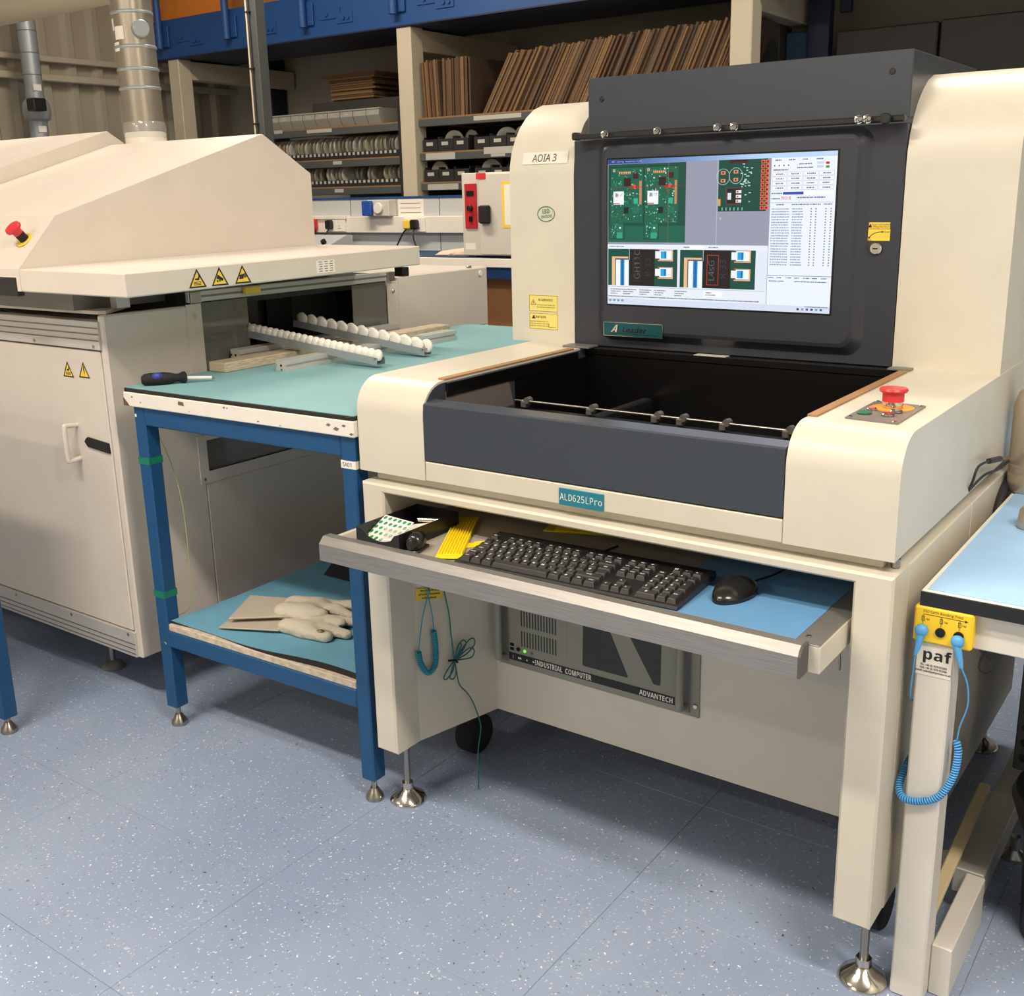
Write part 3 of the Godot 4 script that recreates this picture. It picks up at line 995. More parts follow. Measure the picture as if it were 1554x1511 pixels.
# black triangle sign outline with a mark in it; how < 0 draws a filled triangle
func warn_glyph(b: MB, t: Transform3D, s: float, how: int) -> void:
	var p := [Vector3(-0.5, -0.43, 0) * s, Vector3(0.5, -0.43, 0) * s, Vector3(0, 0.43, 0) * s]
	for i in 3:
		var q: Vector3 = p[i]
		var r: Vector3 = p[(i + 1) % 3]
		b.quad(t * q, t * r, t * (r * 0.76 + Vector3(0, -0.035 * s, 0)), t * (q * 0.76 + Vector3(0, -0.035 * s, 0)))
	if how == 1 or how < 0:
		b.flat(t * p[0], t * p[1], t * p[2], t.basis.z)
		return
	if how == 0:   # exclamation
		b.quad(t * (Vector3(-0.04, -0.16, 0) * s), t * (Vector3(0.04, -0.16, 0) * s), t * (Vector3(0.055, 0.14, 0) * s), t * (Vector3(-0.055, 0.14, 0) * s))
		b.quad(t * (Vector3(-0.04, -0.28, 0) * s), t * (Vector3(0.04, -0.28, 0) * s), t * (Vector3(0.04, -0.2, 0) * s), t * (Vector3(-0.04, -0.2, 0) * s))
	elif how == 2:   # hot surface: hand over waves
		b.quad(t * (Vector3(-0.13, -0.08, 0) * s), t * (Vector3(0.1, -0.1, 0) * s), t * (Vector3(0.12, 0.02, 0) * s), t * (Vector3(-0.13, -0.02, 0) * s))
		b.quad(t * (Vector3(0.05, -0.02, 0) * s), t * (Vector3(0.12, -0.02, 0) * s), t * (Vector3(0.16, 0.18, 0) * s), t * (Vector3(0.09, 0.18, 0) * s))
		for k in 3:
			b.quad(t * (Vector3(-0.22, -0.31 + k * 0.06, 0) * s), t * (Vector3(0.2, -0.31 + k * 0.06, 0) * s), t * (Vector3(0.2, -0.28 + k * 0.06, 0) * s), t * (Vector3(-0.22, -0.28 + k * 0.06, 0) * s))
	elif how == 3:   # crushing: hand between shapes
		b.quad(t * (Vector3(-0.2, -0.1, 0) * s), t * (Vector3(0.2, -0.2, 0) * s), t * (Vector3(0.2, -0.12, 0) * s), t * (Vector3(-0.1, 0.08, 0) * s))
		for k in 3:
			var c := Vector3(-0.14 + k * 0.13, -0.22 + 0.02 * k, 0) * s
			b.quad(t * (c + Vector3(-0.045, -0.045, 0) * s), t * (c + Vector3(0.045, -0.045, 0) * s), t * (c + Vector3(0.045, 0.045, 0) * s), t * (c + Vector3(-0.045, 0.045, 0) * s))
	elif how == 4:   # pinch: hand at a roller
		b.quad(t * (Vector3(-0.22, -0.22, 0) * s), t * (Vector3(0.02, -0.22, 0) * s), t * (Vector3(0.06, 0.0, 0) * s), t * (Vector3(-0.2, -0.02, 0) * s))
		for k in 8:
			var a := TAU * k / 8.0
			var c2 := Vector3(0.13, -0.07, 0) * s
			b.flat(t * c2, t * (c2 + Vector3(cos(a), sin(a), 0) * 0.12 * s), t * (c2 + Vector3(cos(a + 0.55), sin(a + 0.55), 0) * 0.12 * s), t.basis.z)
	elif how == 5:   # lightning
		b.quad(t * (Vector3(-0.02, 0.0, 0) * s), t * (Vector3(0.06, 0.0, 0) * s), t * (Vector3(0.05, 0.2, 0) * s), t * (Vector3(-0.01, 0.2, 0) * s))
		b.quad(t * (Vector3(0.0, -0.12, 0) * s), t * (Vector3(0.07, -0.08, 0) * s), t * (Vector3(0.06, 0.02, 0) * s), t * (Vector3(-0.04, 0.02, 0) * s))
		b.flat(t * (Vector3(0.0, -0.32, 0) * s), t * (Vector3(0.07, -0.09, 0) * s), t * (Vector3(-0.02, -0.09, 0) * s), t.basis.z)


func industrial_computer() -> void:
	var base := Vector3(0.384, 0.283, -0.3)
	var t := thing("industrial_computer", "grey rack computer with a black filter door set in the cream recess under the drawer", "computer", base)
	var zf := -0.297
	part(t, "front_plate", bx(0.126, 0.283, -0.36, 0.641, 0.465, zf, 0.001), M.pc_paint)
	for x in [0.142, 0.607]:
		var h := part(t, "handle", mb().tube(curve(v3([[x, 0.302, zf], [x, 0.306, zf + 0.018], [x, 0.318, zf + 0.024], [x, 0.43, zf + 0.024], [x, 0.442, zf + 0.018], [x, 0.446, zf]]), 5), 0.0085, 12), M.pc_paint)
		part(h, "bracket", bx(x - 0.013, 0.292, zf, x + 0.013, 0.458, zf + 0.003, 0.001), M.alu_dark)
	for q in [[0.1305, 0.309], [0.633, 0.309], [0.633, 0.446]]:
		part(t, "rack_screw", mb().cyl(Vector3(q[0], q[1], zf), Vector3(q[0], q[1], zf + 0.004), 0.0058, 16, 0.0015), M.chrome)
	for r in 2:
		for k in 13:
			var x := 0.1915 + k * 0.0078
			part(t, "vent_slot", bx(x - 0.0016, 0.338 + r * 0.05, zf - 0.001, x + 0.0016, 0.376 + r * 0.05, zf + 0.0004, 0.0), M.pc_dark)
	var d := part(t, "filter_door", bx(0.318, 0.325, zf, 0.594, 0.456, zf + 0.003, 0.001), M.pc_paint)
	part(d, "filter_window", mb().prism(pv([[0.3605, 0.4535], [0.3585, 0.336], [0.361, 0.3335], [0.472, 0.3335], [0.473, 0.336], [0.417, 0.4535]]), zf + 0.001, zf + 0.0038), M.pc_dark)
	part(d, "filter_window", mb().prism(pv([[0.463, 0.4535], [0.5345, 0.3375], [0.538, 0.335], [0.5495, 0.335], [0.552, 0.338], [0.553, 0.4535]]), zf + 0.001, zf + 0.0038), M.pc_dark)
	var s := part(t, "name_strip", bx(0.154, 0.2985, zf, 0.594, 0.3165, zf + 0.0012, 0.0), M.ink_black)
	var l := mb().text("INDUSTRIAL  COMPUTER", 0.0125, at(0.304, 0.3075, zf + 0.0016), "Droid Sans", true, 0.74)
	part(s, "lettering", l, M.ink_white)
	var li := mb()
	var l2 := mb().text("ADVANTECH", 0.0115, at(0.541, 0.307, zf + 0.0016), "Droid Sans", true, 0.86)
	li.text("I", 0.007, at(0.167, 0.3075, zf + 0.0016)).add(bx(0.181, 0.305, zf + 0.0012, 0.19, 0.3095, zf + 0.0016, 0.0)).add(mb().cyl(Vector3(0.206, 0.307, zf + 0.0012), Vector3(0.206, 0.307, zf + 0.0016), 0.002, 10)).add(bx(0.222, 0.3055, zf + 0.0012, 0.227, 0.309, zf + 0.0016, 0.0))
	part(s, "lettering", l2, M.ink_white)
	part(s, "socket_icons", li, M.ink_white)
	for y in [0.3225, 0.333]:
		part(t, "usb_port", bx(0.158, y, zf, 0.169, y + 0.007, zf + 0.0006, 0.0), M.pit_black)
	part(t, "key_socket", mb().cyl(Vector3(0.1815, 0.3285, zf), Vector3(0.1815, 0.3285, zf + 0.002), 0.0052, 16), M.pit_black)
	part(t, "power_lamp", mb().cyl(Vector3(0.2, 0.328, zf), Vector3(0.2, 0.328, zf + 0.0022), 0.0036, 12), M.led_green, "small lit green lamp")
	part(t, "drive_lamp", mb().cyl(Vector3(0.219, 0.3265, zf), Vector3(0.219, 0.3265, zf + 0.0022), 0.0036, 12), M.alu_dark)


# ------------------------------------------------------------ the picture on the screen
func print_on(im: Image, s: String, x: float, y: float, h: float, c: Color, squeeze := 1.0, turn := false) -> void:
	var b := MB.new().text(s, h, Transform3D.IDENTITY, "Droid Sans", false, squeeze, HORIZONTAL_ALIGNMENT_LEFT)
	for i in range(0, b.v.size(), 3):
		var p := []
		for k in 3:
			var q := b.v[i + k]
			p.append(Vector2(x - q.y, y - q.x) if turn else Vector2(x + q.x, y - q.y))
		var lo := (p[0] as Vector2).min(p[1]).min(p[2]).floor()
		var hi := (p[0] as Vector2).max(p[1]).max(p[2]).ceil()
		for yy in range(maxi(0, int(lo.y)), mini(im.get_height(), int(hi.y) + 1)):
			for xx in range(maxi(0, int(lo.x)), mini(im.get_width(), int(hi.x) + 1)):
				if Geometry2D.point_is_inside_triangle(Vector2(xx + 0.5, yy + 0.5), p[0], p[1], p[2]):
					im.set_pixel(xx, yy, c)


func screen_picture() -> Image:
	var W := 1280
	var H := 800
	var im := Image.create(W, H, false, Image.FORMAT_RGB8)
	im.fill(Color("dfe6f2"))
	var r := RandomNumberGenerator.new()
	r.seed = 9
	var f := func(x: float, y: float, w: float, h: float, c: String) -> void: im.fill_rect(Rect2i(int(x), int(y), maxi(1, int(w)), maxi(1, int(h))), Color(c))
	var dots := func(x: float, y: float, w: float, n: int, c: String) -> void:   # a run of print too small to read
		var q := x
		while q < x + w:
			var l := r.randi_range(3, 7)
			im.fill_rect(Rect2i(int(q), int(y), l, n), Color(c))
			q += l + r.randi_range(1, 3)
	for x in W:
		im.fill_rect(Rect2i(x, 0, 1, 24), Color("2d4f9a").lerp(Color("b8d4f4"), clampf(x / 900.0, 0, 1)))
	f.call(6, 3, 200, 16, "223a78")
	print_on(im, "AOI - running - inspection results", 24, 11, 9, Color("d8e4ff"))
	f.call(1222, 4, 50, 14, "c9d5e6")
	f.call(0, 24, 945, 440, "9497a9")
	f.call(655, 24, 3, 440, "b9bccb")
	# panel of two boards
	f.call(4, 26, 472, 424, "0d4a3c")
	f.call(4, 360, 472, 90, "155f4a")
	for k in 2:
		var ox := 18.0 + k * 212.0
		f.call(ox, 44, 202, 300, "11604a")
		f.call(ox, 340, 88, 90, "11604a")
		f.call(ox - 3, 41, 206, 3, "06281f")
		f.call(ox - 3, 41, 3, 392, "06281f")
		f.call(ox - 3, 430, 92, 3, "06281f")
		f.call(ox + 86, 344, 3, 88, "06281f")
		for i in 170:
			var px := ox + r.randf() * 190
			var py := 50 + r.randf() * 285
			f.call(px, py, r.randi_range(2, 9), r.randi_range(2, 9), ["2f8f74", "7fd0bd", "c9efe6", "0a3a2e", "8f4632", "3a9f86"][r.randi() % 6])
		for i in 40:
			f.call(ox + r.randf() * 80, 345 + r.randf() * 80, r.randi_range(2, 7), r.randi_range(2, 8), ["2f8f74", "9fe0cd", "0a3a2e"][r.randi() % 3])
		f.call(ox + 16, 52, 14, 14, "e8c09a")
		f.call(ox + 20, 56, 6, 6, "1a2a20")
		for i in 7:
			f.call(ox + 52 + i * 11, 64, 8, 16, "c8763a")
			f.call(ox + 54 + i * 11, 68, 4, 7, "f2e6d8")
		f.call(ox + 84, 100, 44, 44, "361519")
		f.call(ox + 140, 76, 34, 30, "401a1c")
		f.call(ox + 120, 144, 60, 14, "a83222")
		f.call(ox + 142, 138, 14, 18, "ff4a3a")
		f.call(ox + 180, 118, 14, 126, "c9815e")
		f.call(ox + 18, 172, 66, 72, "f2f3f7")
		f.call(ox + 30, 180, 20, 24, "c9ccd2")
		f.call(ox + 33, 183, 5, 18, "55585e")
		f.call(ox + 42, 186, 5, 12, "6a6d72")
		print_on(im, "CE", ox + 58, 192, 11, Color("5a5e66"))
		f.call(ox + 18, 236, 40, 5, "b04438")
		f.call(ox + 84, 258, 30, 34, "15201f")
		f.call(ox + 145, 210, 26, 30, "2fae92")
		f.call(ox + 44, 352, 36, 44, "1a6f56")
		f.call(ox + 56, 366, 10, 10, "f4fff8")
		f.call(ox + 40, 396, 36, 34, "2c9c82")
		f.call(ox + 142, 256, 40, 36, "1c6f58")
	f.call(372, 26, 3, 424, "6f6258")
	f.call(4, 148, 472, 2, "7a3a30")
	# enlarged crop
	f.call(662, 24, 264, 262, "0b463c")
	f.call(722, 24, 100, 18, "3a1c22")
	for q in [[686, 108], [756, 104]]:
		for i in 60:
			var a := TAU * i / 60.0
			f.call(q[0] + 36 * cos(a), q[1] + 40 * sin(a), 3, 3, "bfe0d8")
		for s in [-1, 1]:
			f.call(q[0] - 12, q[1] - 8 + s * 20, 26, 18, "d98a64")
			f.call(q[0] - 4, q[1] - 3 + s * 20, 9, 8, "16211f")
	f.call(706, 166, 84, 84, "7a2f30")
	f.call(710, 170, 76, 76, "141d20")
	f.call(714, 192, 20, 34, "d9dde0")
	for i in 3:
		f.call(760, 178 + i * 24, 30, 16, "e9e9ea")
		f.call(764, 182 + i * 24, 10, 9, "c0604a")
	for i in 26:
		f.call(780 + r.randf() * 60, 40 + r.randf() * 220, r.randi_range(6, 18), 5, "b8ded6")
	for i in 6:
		f.call(684 + i * 22, 266, 4, 16, "9fd8cc")
	f.call(662, 222, 14, 36, "d8a552")
	for i in 11:
		for j in 2:
			f.call(892 + j * 24, 30 + i * 23, 20, 19, "e0623e")
			f.call(898 + j * 24, 35 + i * 23, 9, 9, "3a1714")
	f.call(676, 318, 3, 9, "ffffff")
	# two close-ups
	f.call(0, 462, 945, 26, "e6ebf4")
	dots.call(12, 472, 90, 5, "5a6274")
	dots.call(470, 472, 40, 5, "5a6274")
	f.call(506, 466, 80, 16, "fafcff")
	dots.call(616, 472, 50, 5, "5a6274")
	for k in 2:
		var ox := 4.0 + k * 446.0
		f.call(ox, 488, 430, 204, "0c4a3e")
		f.call(ox + 24, 530, 104, 162, "e7b98a")
		f.call(ox + 44, 540, 86, 152, "5a5a68")
		f.call(ox + 50, 548, 82, 144, "eef3f8")
		f.call(ox + 78, 548, 26, 144, "1f86c8")
		f.call(ox + 86, 548, 10, 144, "0d5ca6")
		f.call(ox + 136, 488, 156, 204, "1b1517")
		f.call(ox + 134, 488, 3, 60, "b9c9d8")
		var red := k == 1
		for e in ([[ox + 158, 514, 66, 3], [ox + 158, 672, 66, 3], [ox + 158, 514, 3, 160], [ox + 222, 514, 3, 160]] if red else [[ox + 160, 514, 48, 2], [ox + 160, 664, 48, 2], [ox + 160, 514, 2, 150], [ox + 206, 514, 2, 150]]):
			f.call(e[0], e[1], e[2], e[3], "c23a30" if red else "4a3a3a")
		print_on(im, "GH11C" if k == 0 else "L4sG", ox + 184, 655, 34, Color("5c5f62"), 1.1, true)
		print_on(im, "R-33", ox + 250, 640, 34, Color("34373b"), 1.1, true)
		for s in 2:
			var y := 488.0 + s * 96
			f.call(ox + 312, y, 92, 64, "e2a884")
			f.call(ox + 310, y + 2, 86, 56, "5a3038")
			f.call(ox + 322, y + 4, 74, 52, "f2f2f4")
			f.call(ox + 296, y + 10, 90, 40, "e9f2fa")
			f.call(ox + 330, y + 10, 34, 40, "23a0d8")
			f.call(ox + 352, y + 12, 8, 36, "0d63b4")
		f.call(ox + 430, 488, 10, 204, "dfe5ee")
	f.call(0, 692, 945, 108, "e4e9f3")
	f.call(4, 698, 930, 2, "9aa4b6")
	for q in [[20, 90], [100, 90], [205, 80], [295, 80], [420, 80]]:
		for i in 3:
			dots.call(q[0], 712 + i * 12, q[1] * (0.9 - 0.2 * i), 5, "5a6274")
	f.call(590, 708, 110, 32, "f4f7fc")
	dots.call(604, 714, 30, 5, "333a48")
	dots.call(604, 726, 60, 5, "333a48")
	dots.call(6, 752, 900, 5, "4a5264")
	f.call(0, 766, 1280, 34, "d3dced")
	for i in 4:
		f.call(10 + i * 26, 772, 16, 12, "8a94a8")
	for i in 6:
		f.call(1110 + i * 24, 778, 12, 11, ["3a4458", "8a94a8", "56627a"][i % 3])
	dots.call(1150, 768, 120, 4, "4a5264")
	# right column
	f.call(946, 24, 334, 742, "e9effa")
	f.call(944, 24, 3, 742, "9aa4b6")
	for i in 4:
		dots.call(966 + i * 70, 32, 28, 6, "55607a")
		f.call(954 + i * 24, 50, 20, 22, "f4f7fc")
		f.call(960 + i * 24, 58, 6, 7, "22293a")
	dots.call(956, 80, 80, 6, "55607a")
	dots.call(1090, 54, 60, 6, "55607a")
	dots.call(1080, 72, 80, 6, "55607a")
	f.call(1180, 48, 34, 12, "c8d2e4")
	f.call(1180, 66, 34, 12, "c8d2e4")
	f.call(1224, 50, 18, 12, "d02a2a")
	f.call(1224, 68, 18, 12, "2aa84a")
	for i in 4:
		for j in 4:
			f.call(954 + i * 80, 94 + j * 23, 74, 20, "8c97ad")
			f.call(955 + i * 80, 95 + j * 23, 72, 18, "f1f5fc")
			dots.call(972 + i * 80, 101 + j * 23, 38, 6, "55607a")
	dots.call(952, 196, 50, 6, "55607a")
	f.call(1010, 190, 170, 18, "fafcff")
	f.call(1012, 192, 106, 14, "2f49b4")
	f.call(1190, 190, 80, 18, "f1f5fc")
	dots.call(952, 222, 46, 6, "55607a")
	print_on(im, "NO:8", 1004, 222, 16, Color("d8303a"))
	dots.call(1085, 218, 140, 6, "3a4a9a")
	f.call(950, 244, 322, 2, "9aa4b6")
	for q in [[980, 40], [1060, 46], [1110, 100], [1222, 40]]:
		dots.call(q[0], 252, q[1], 6, "55607a")
	for i in 22:
		var y := 274 + i * 13.4
		dots.call(956, y, 90, 6, "8d98ac")
		dots.call(1064, y, 54, 6, "8d98ac")
		for q in [1158, 1182, 1232, 1258]:
			f.call(q, y, 7, 6, "7a859a")
	f.call(944, 612, 336, 3, "7f8aa0")
	for i in 7:
		dots.call(952 + i * 46, 622, 26, 5, "55607a")
	dots.call(956, 640, 80, 5, "55607a")
	dots.call(1090, 640, 160, 5, "55607a")
	return im


# ------------------------------------------------------------ things on the drawer
func build_drawer_things() -> void:
	single("desk_mat", "blue mat lying on the right half of the pulled-out drawer", "mat", bx(0.72, 0.688, -0.28, 0.986, 0.690, 0.111, 0.0005), M.tray_mat)
	build_keyboard()
	# mouse: a domed shell on a base, cable away to the back
	var t := thing("computer_mouse", "black corded mouse on the blue mat to the right of the keyboard", "mouse")
	var sh := mb()
	var nu := 20
	var nv := 24
	var pt := func(i: int, j: int) -> Vector3:
		var k := i / float(nu)
		var a := TAU * j / nv
		var x := signf(cos(a)) * pow(absf(cos(a)), 0.85)
		var z := signf(sin(a)) * pow(absf(sin(a)), 0.85)
		var rr := sin(k * PI / 2)
		var wide := 0.031 - 0.005 * (z * rr)
		return Vector3(x * rr * wide, 0.006 + 0.029 * pow(maxf(cos(k * PI / 2), 0.0), 0.75) * (1.0 + 0.12 * z * rr), z * rr * 0.055)
	for i in nu:
		for j in nv:
			var a: Vector3 = pt.call(i, j)
			var b: Vector3 = pt.call(i + 1, j)
			var c: Vector3 = pt.call(i + 1, j + 1)
			var d: Vector3 = pt.call(i, j + 1)
			var na := Vector3(a.x * 900, (a.y - 0.002) * 1400, a.z * 330).normalized()
			var nb := Vector3(b.x * 900, (b.y - 0.002) * 1400, b.z * 330).normalized()
			var nc := Vector3(c.x * 900, (c.y - 0.002) * 1400, c.z * 330).normalized()
			var nd := Vector3(d.x * 900, (d.y - 0.002) * 1400, d.z * 330).normalized()
			sh.tri(a, c, b, na, nc, nb)
			sh.tri(a, d, c, na, nd, nc)
	part(t, "shell", sh, M.mouse_plastic)
	var out := []
	for j in 28:
		var a := TAU * j / 28.0
		out.append([0.033 * cos(a) * (1.0 - 0.12 * sin(a)), 0.057 * sin(a)])
	part(t, "base", mb().prism_y(pv(out), 0.0, 0.007), M.black_plastic)
	part(t, "lettering", mb().text("logitech", 0.0062, Transform3D(Basis(Vector3.RIGHT, -PI / 2 - 0.25), Vector3(0.0, 0.0368, -0.02))), M.ink_white)
	part(t, "cable", mb().tube(curve(v3([[0, 0.009, -0.055], [0.004, 0.008, -0.085], [0.01, 0.007, -0.13], [0.012, 0.006, -0.22]]), 5), 0.0022, 8), M.black_plastic)
	t.position = Vector3(0.834, 0.690, -0.012)
	t.rotation.y = -0.12
	t.scale = Vector3.ONE * 0.92
	# black letter tray with scooped front, holding labels and bits
	var tr := thing("desk_tray", "open black plastic tray with a scooped front at the left end of the drawer", "tray", Vector3(0.145, 0.688, 0.03))
	var x0 := 0.088
	var x1 := 0.2
	var z0 := -0.07
	var z1 := 0.11
	var y := 0.688
	part(tr, "tray_floor", bx(x0, y, z0, x1, y + 0.002, z1, 0.0), M.black_plastic)
	part(tr, "tray_wall", bx(x0, y, z0, x0 + 0.002, y + 0.034, z1, 0.0008), M.black_plastic)
	part(tr, "tray_wall", bx(x1 - 0.002, y, z0, x1, y + 0.034, z1, 0.0008), M.black_plastic)
	part(tr, "tray_wall", bx(x0, y, z0 - 0.002, x1, y + 0.034, z0, 0.0008), M.black_plastic)
	var sc := [[x0, y], [x1, y], [x1, y + 0.034], [x1 - 0.012, y + 0.03]]
	for i in 9:
		var k := i / 8.0
		sc.append([lerpf(x1 - 0.022, x0 + 0.03, k), y + 0.018 - 0.006 * sin(k * PI)])
	sc.append_array([[x0 + 0.018, y + 0.03], [x0, y + 0.034]])
	part(tr, "tray_front", mb().prism(pv(sc), z1, z1 + 0.003), M.black_plastic)
	var sheet := thing("sticker_sheet", "white sheet of round green stickers propped in the black tray", "sticker sheet", Vector3(0.13, 0.69, 0.05))
	var T1 := Transform3D(Basis(Vector3.UP, -0.12) * Basis(Vector3.RIGHT, -1.12), Vector3(0.127, 0.708, 0.066))
	part(sheet, "paper", mb().add(bx(-0.04, -0.036, -0.0003, 0.045, 0.036, 0.0003, 0.0), T1), M.label_white)
	var dotm := mat("dot_green", Color("1f8f52"), 0.5)
	for i in 6:
		for j in 5:
			if i + j < 9 and not (i > 3 and j > 3):
				part(sheet, "sticker", mb().cyl(T1 * Vector3(-0.033 + i * 0.0142, 0.029 - j * 0.0142, 0.0003), T1 * Vector3(-0.033 + i * 0.0142, 0.029 - j * 0.0142, 0.0006), 0.0045, 14), dotm)
	var T2 := Transform3D(Basis(Vector3.UP, 0.3) * Basis(Vector3.RIGHT, -1.2), Vector3(0.162, 0.708, 0.078))
	single("plastic_bag", "small clear plastic bag in front of the green sticker sheet", "bag", mb().add(bx(-0.03, -0.02, -0.001, 0.034, 0.02, 0.0012, 0.0005), T2), M.film_wrap)
	single("metal_tube", "short silver metal tube lying at the back of the black tray", "tube", mb().cyl(Vector3(0.135, 0.708, -0.02), Vector3(0.185, 0.71, -0.035), 0.005, 14, 0.001), M.chrome)
	single("paper_slip", "crumpled white paper slip in the back of the black tray", "paper", mb().add(bx(-0.03, 0, -0.02, 0.03, 0.001, 0.02, 0.0), Transform3D(Basis(Vector3.UP, 0.4) * Basis(Vector3.BACK, 0.15), Vector3(0.15, 0.7, 0.0))), M.label_white)
	var gd := thing("hand_gadget", "small glossy black rounded gadget standing between tray and yellow strip", "gadget", Vector3(0.218, 0.688, 0.09))
	part(gd, "shell", mb().add(mb().ball(Vector3.ZERO, Vector3(0.017, 0.02, 0.03)), Transform3D(Basis(Vector3.UP, 0.25), Vector3(0.22, 0.705, 0.085))), M.mouse_plastic)
	part(gd, "foot", mb().add(bx(-0.015, 0, -0.026, 0.015, 0.006, 0.026, 0.002), at(0.22, 0.688, 0.085, 0.25)), M.black_plastic)
	# yellow ribbed strips
	comb("ribbed_strip", "long yellow ribbed plastic strip lying between tray and keyboard", Vector3(0.245, 0.691, -0.012), 0.52, 0.05, 0.26, 9)
	comb("ribbed_strip", "short yellow ribbed strip peeping from under the left end of the keyboard", Vector3(0.315, 0.6885, -0.012), -0.75, 0.024, 0.09, 4)
	comb("ribbed_strip", "yellow ribbed strip lying in shade behind the keyboard", Vector3(0.47, 0.689, -0.2), -1.25, 0.05, 0.24, 9)


func comb(called: String, label: String, where: Vector3, turn: float, w: float, L: float, ribs: int) -> void:
	var t := thing(called, label, "strip")
	part(t, "strip_base", bx(-w / 2, 0, -L / 2, w / 2, 0.002, L / 2, 0.0006), M.comb_yellow)
	var step := w / ribs
	for k in ribs:
		var x := -w / 2 + step * (k + 0.5)
		part(t, "rib", bx(x - step * 0.3, 0.002, -L / 2 + 0.002, x + step * 0.3, 0.0045, L / 2 - 0.022, 0.0008), M.comb_yellow)
	t.position = where
	t.rotation.y = turn


func key_mesh(w: float, d: float) -> MB:
	var b := MB.new()
	var h := 0.0085
	var x := w / 2 - 0.0006
	var z := d / 2 - 0.0006
	var p := [Vector3(-x, 0, z), Vector3(x, 0, z), Vector3(x, 0, -z), Vector3(-x, 0, -z)]
	var X := x - 0.0022
	var q := [Vector3(-X, h - 0.001, z - 0.0042), Vector3(X, h - 0.001, z - 0.0042), Vector3(X, h, -z + 0.0012), Vector3(-X, h, -z + 0.0012)]
	var e := 0.0007
	var s := [q[0] + Vector3(e, 0.0006, -e), q[1] + Vector3(-e, 0.0006, -e), q[2] + Vector3(-e, 0.0006, e), q[3] + Vector3(e, 0.0006, e)]
	for i in 4:
		var j := (i + 1) % 4
		b.quad(p[i], p[j], q[j], q[i])
		b.quad(q[i], q[j], s[j], s[i])
	b.quad(s[0], s[1], s[2], s[3])
	return b


func build_keyboard() -> void:
	var t := thing("keyboard", "full-size black keyboard with white legends across the middle of the drawer", "keyboard")
	var U := 0.01905
	var prof := pv([[0.004, 0.001], [0.005, 0.006], [0.002, 0.0085], [-0.148, 0.0235], [-0.152, 0.022], [-0.153, 0.012], [-0.148, 0.009]])
	part(t, "case", mb().prism_x(prof, 0.0, 0.45, 12.0), M.black_plastic)
	part(t, "front_rim", bx(0.0, 0.0, -0.012, 0.45, 0.006, 0.0052, 0.0015), M.black_plastic)
	part(t, "cable", mb().tube(curve(v3([[0.2, 0.012, -0.152], [0.2, 0.006, -0.17], [0.205, 0.003, -0.2], [0.21, 0.002, -0.24]]), 4), 0.002, 6), M.black_plastic)
	for x in [0.02, 0.43]:
		part(t, "rear_foot", bx(x - 0.012, 0.0, -0.147, x + 0.012, 0.0125, -0.142, 0.001), M.black_plastic)
	var slope := Basis(Vector3.RIGHT, 0.0997)
	var legends := mb()
	var cache := {}
	# rows from the front: [z, [[x, width, text], ...]]
	var rows := []
	rows.append([0, [[0, 1.25, "Ctrl"], [1.25, 1.25, "#"], [2.5, 1.25, "Alt"], [3.75, 6.25, ""], [10, 1.25, "Gr"], [11.25, 1.25, "#"], [12.5, 1.25, "Me"], [13.75, 1.25, "Ctrl"], [15.5, 1, "<"], [16.5, 1, "v"], [17.5, 1, ">"], [19, 2, "0"], [21, 1, "."]]])
	var a := [[0, 1.25, "Shift"]]
	for i in 11:
		a.append([1.25 + i, 1, "\\ZXCVBNM,./"[i]])
	a.append_array([[12.25, 2.75, "Shift"], [16.5, 1, "^"], [19, 1, "1"], [20, 1, "2"], [21, 1, "3"]])
	rows.append([1, a])
	a = [[0, 1.75, "Caps"]]
	for i in 12:
		a.append([1.75 + i, 1, "ASDFGHJKL;'#"[i]])
	a.append_array([[13.75, 1.25, ""], [19, 1, "4"], [20, 1, "5"], [21, 1, "6"]])
	rows.append([2, a])
	a = [[0, 1.5, "Tab"]]
	for i in 12:
		a.append([1.5 + i, 1, "QWERTYUIOP[]"[i]])
	a.append_array([[13.5, 1.5, "Ent"], [15.5, 1, "Del"], [16.5, 1, "End"], [17.5, 1, "PgD"], [19, 1, "7"], [20, 1, "8"], [21, 1, "9"]])
	rows.append([3, a])
	a = []
	for i in 13:
		a.append([i, 1, "`1234567890-="[i]])
	a.append_array([[13, 2, "Back"], [15.5, 1, "Ins"], [16.5, 1, "Hm"], [17.5, 1, "PgU"], [19, 1, "Nm"], [20, 1, "/"], [21, 1, "*"], [22, 1, "-"]])
	rows.append([4, a])
	a = [[0, 1, "Esc"]]
	for i in 12:
		a.append([2 + i + (i / 4) * 0.5, 1, "F%d" % (i + 1)])
	a.append_array([[15.5, 1, "Prt"], [16.5, 1, "Scr"], [17.5, 1, "Br"], [20, 1, "M"], [21, 1, "-"], [22, 1, "+"]])
	rows.append([5.2, a])
	for row in rows:
		for k in row[1]:
			var w: float = k[1] * U
			var x: float = 0.006 + k[0] * U + w / 2
			var d := U if row[0] < 5 else U * 0.85
			var z: float = -0.0125 - row[0] * U - (d - U) / 2
			put_key(t, cache, legends, slope, w, d, x, z, k[2])
	for q in [[0.5, "+"], [2.5, ""]]:
		pass
	put_key(t, cache, legends, slope, U, U * 2, 0.006 + 22.5 * U, -0.0125 - 2.5 * U, "+")
	put_key(t, cache, legends, slope, U, U * 2, 0.006 + 22.5 * U, -0.0125 - 0.5 * U, "Ent")
	var l := part(t, "key_legends", legends, M.ink_white)
	l.set_meta("kind", "stuff")
	t.position = Vector3(0.3358, 0.688, 0.111)
	t.rotation.y = 0.0333


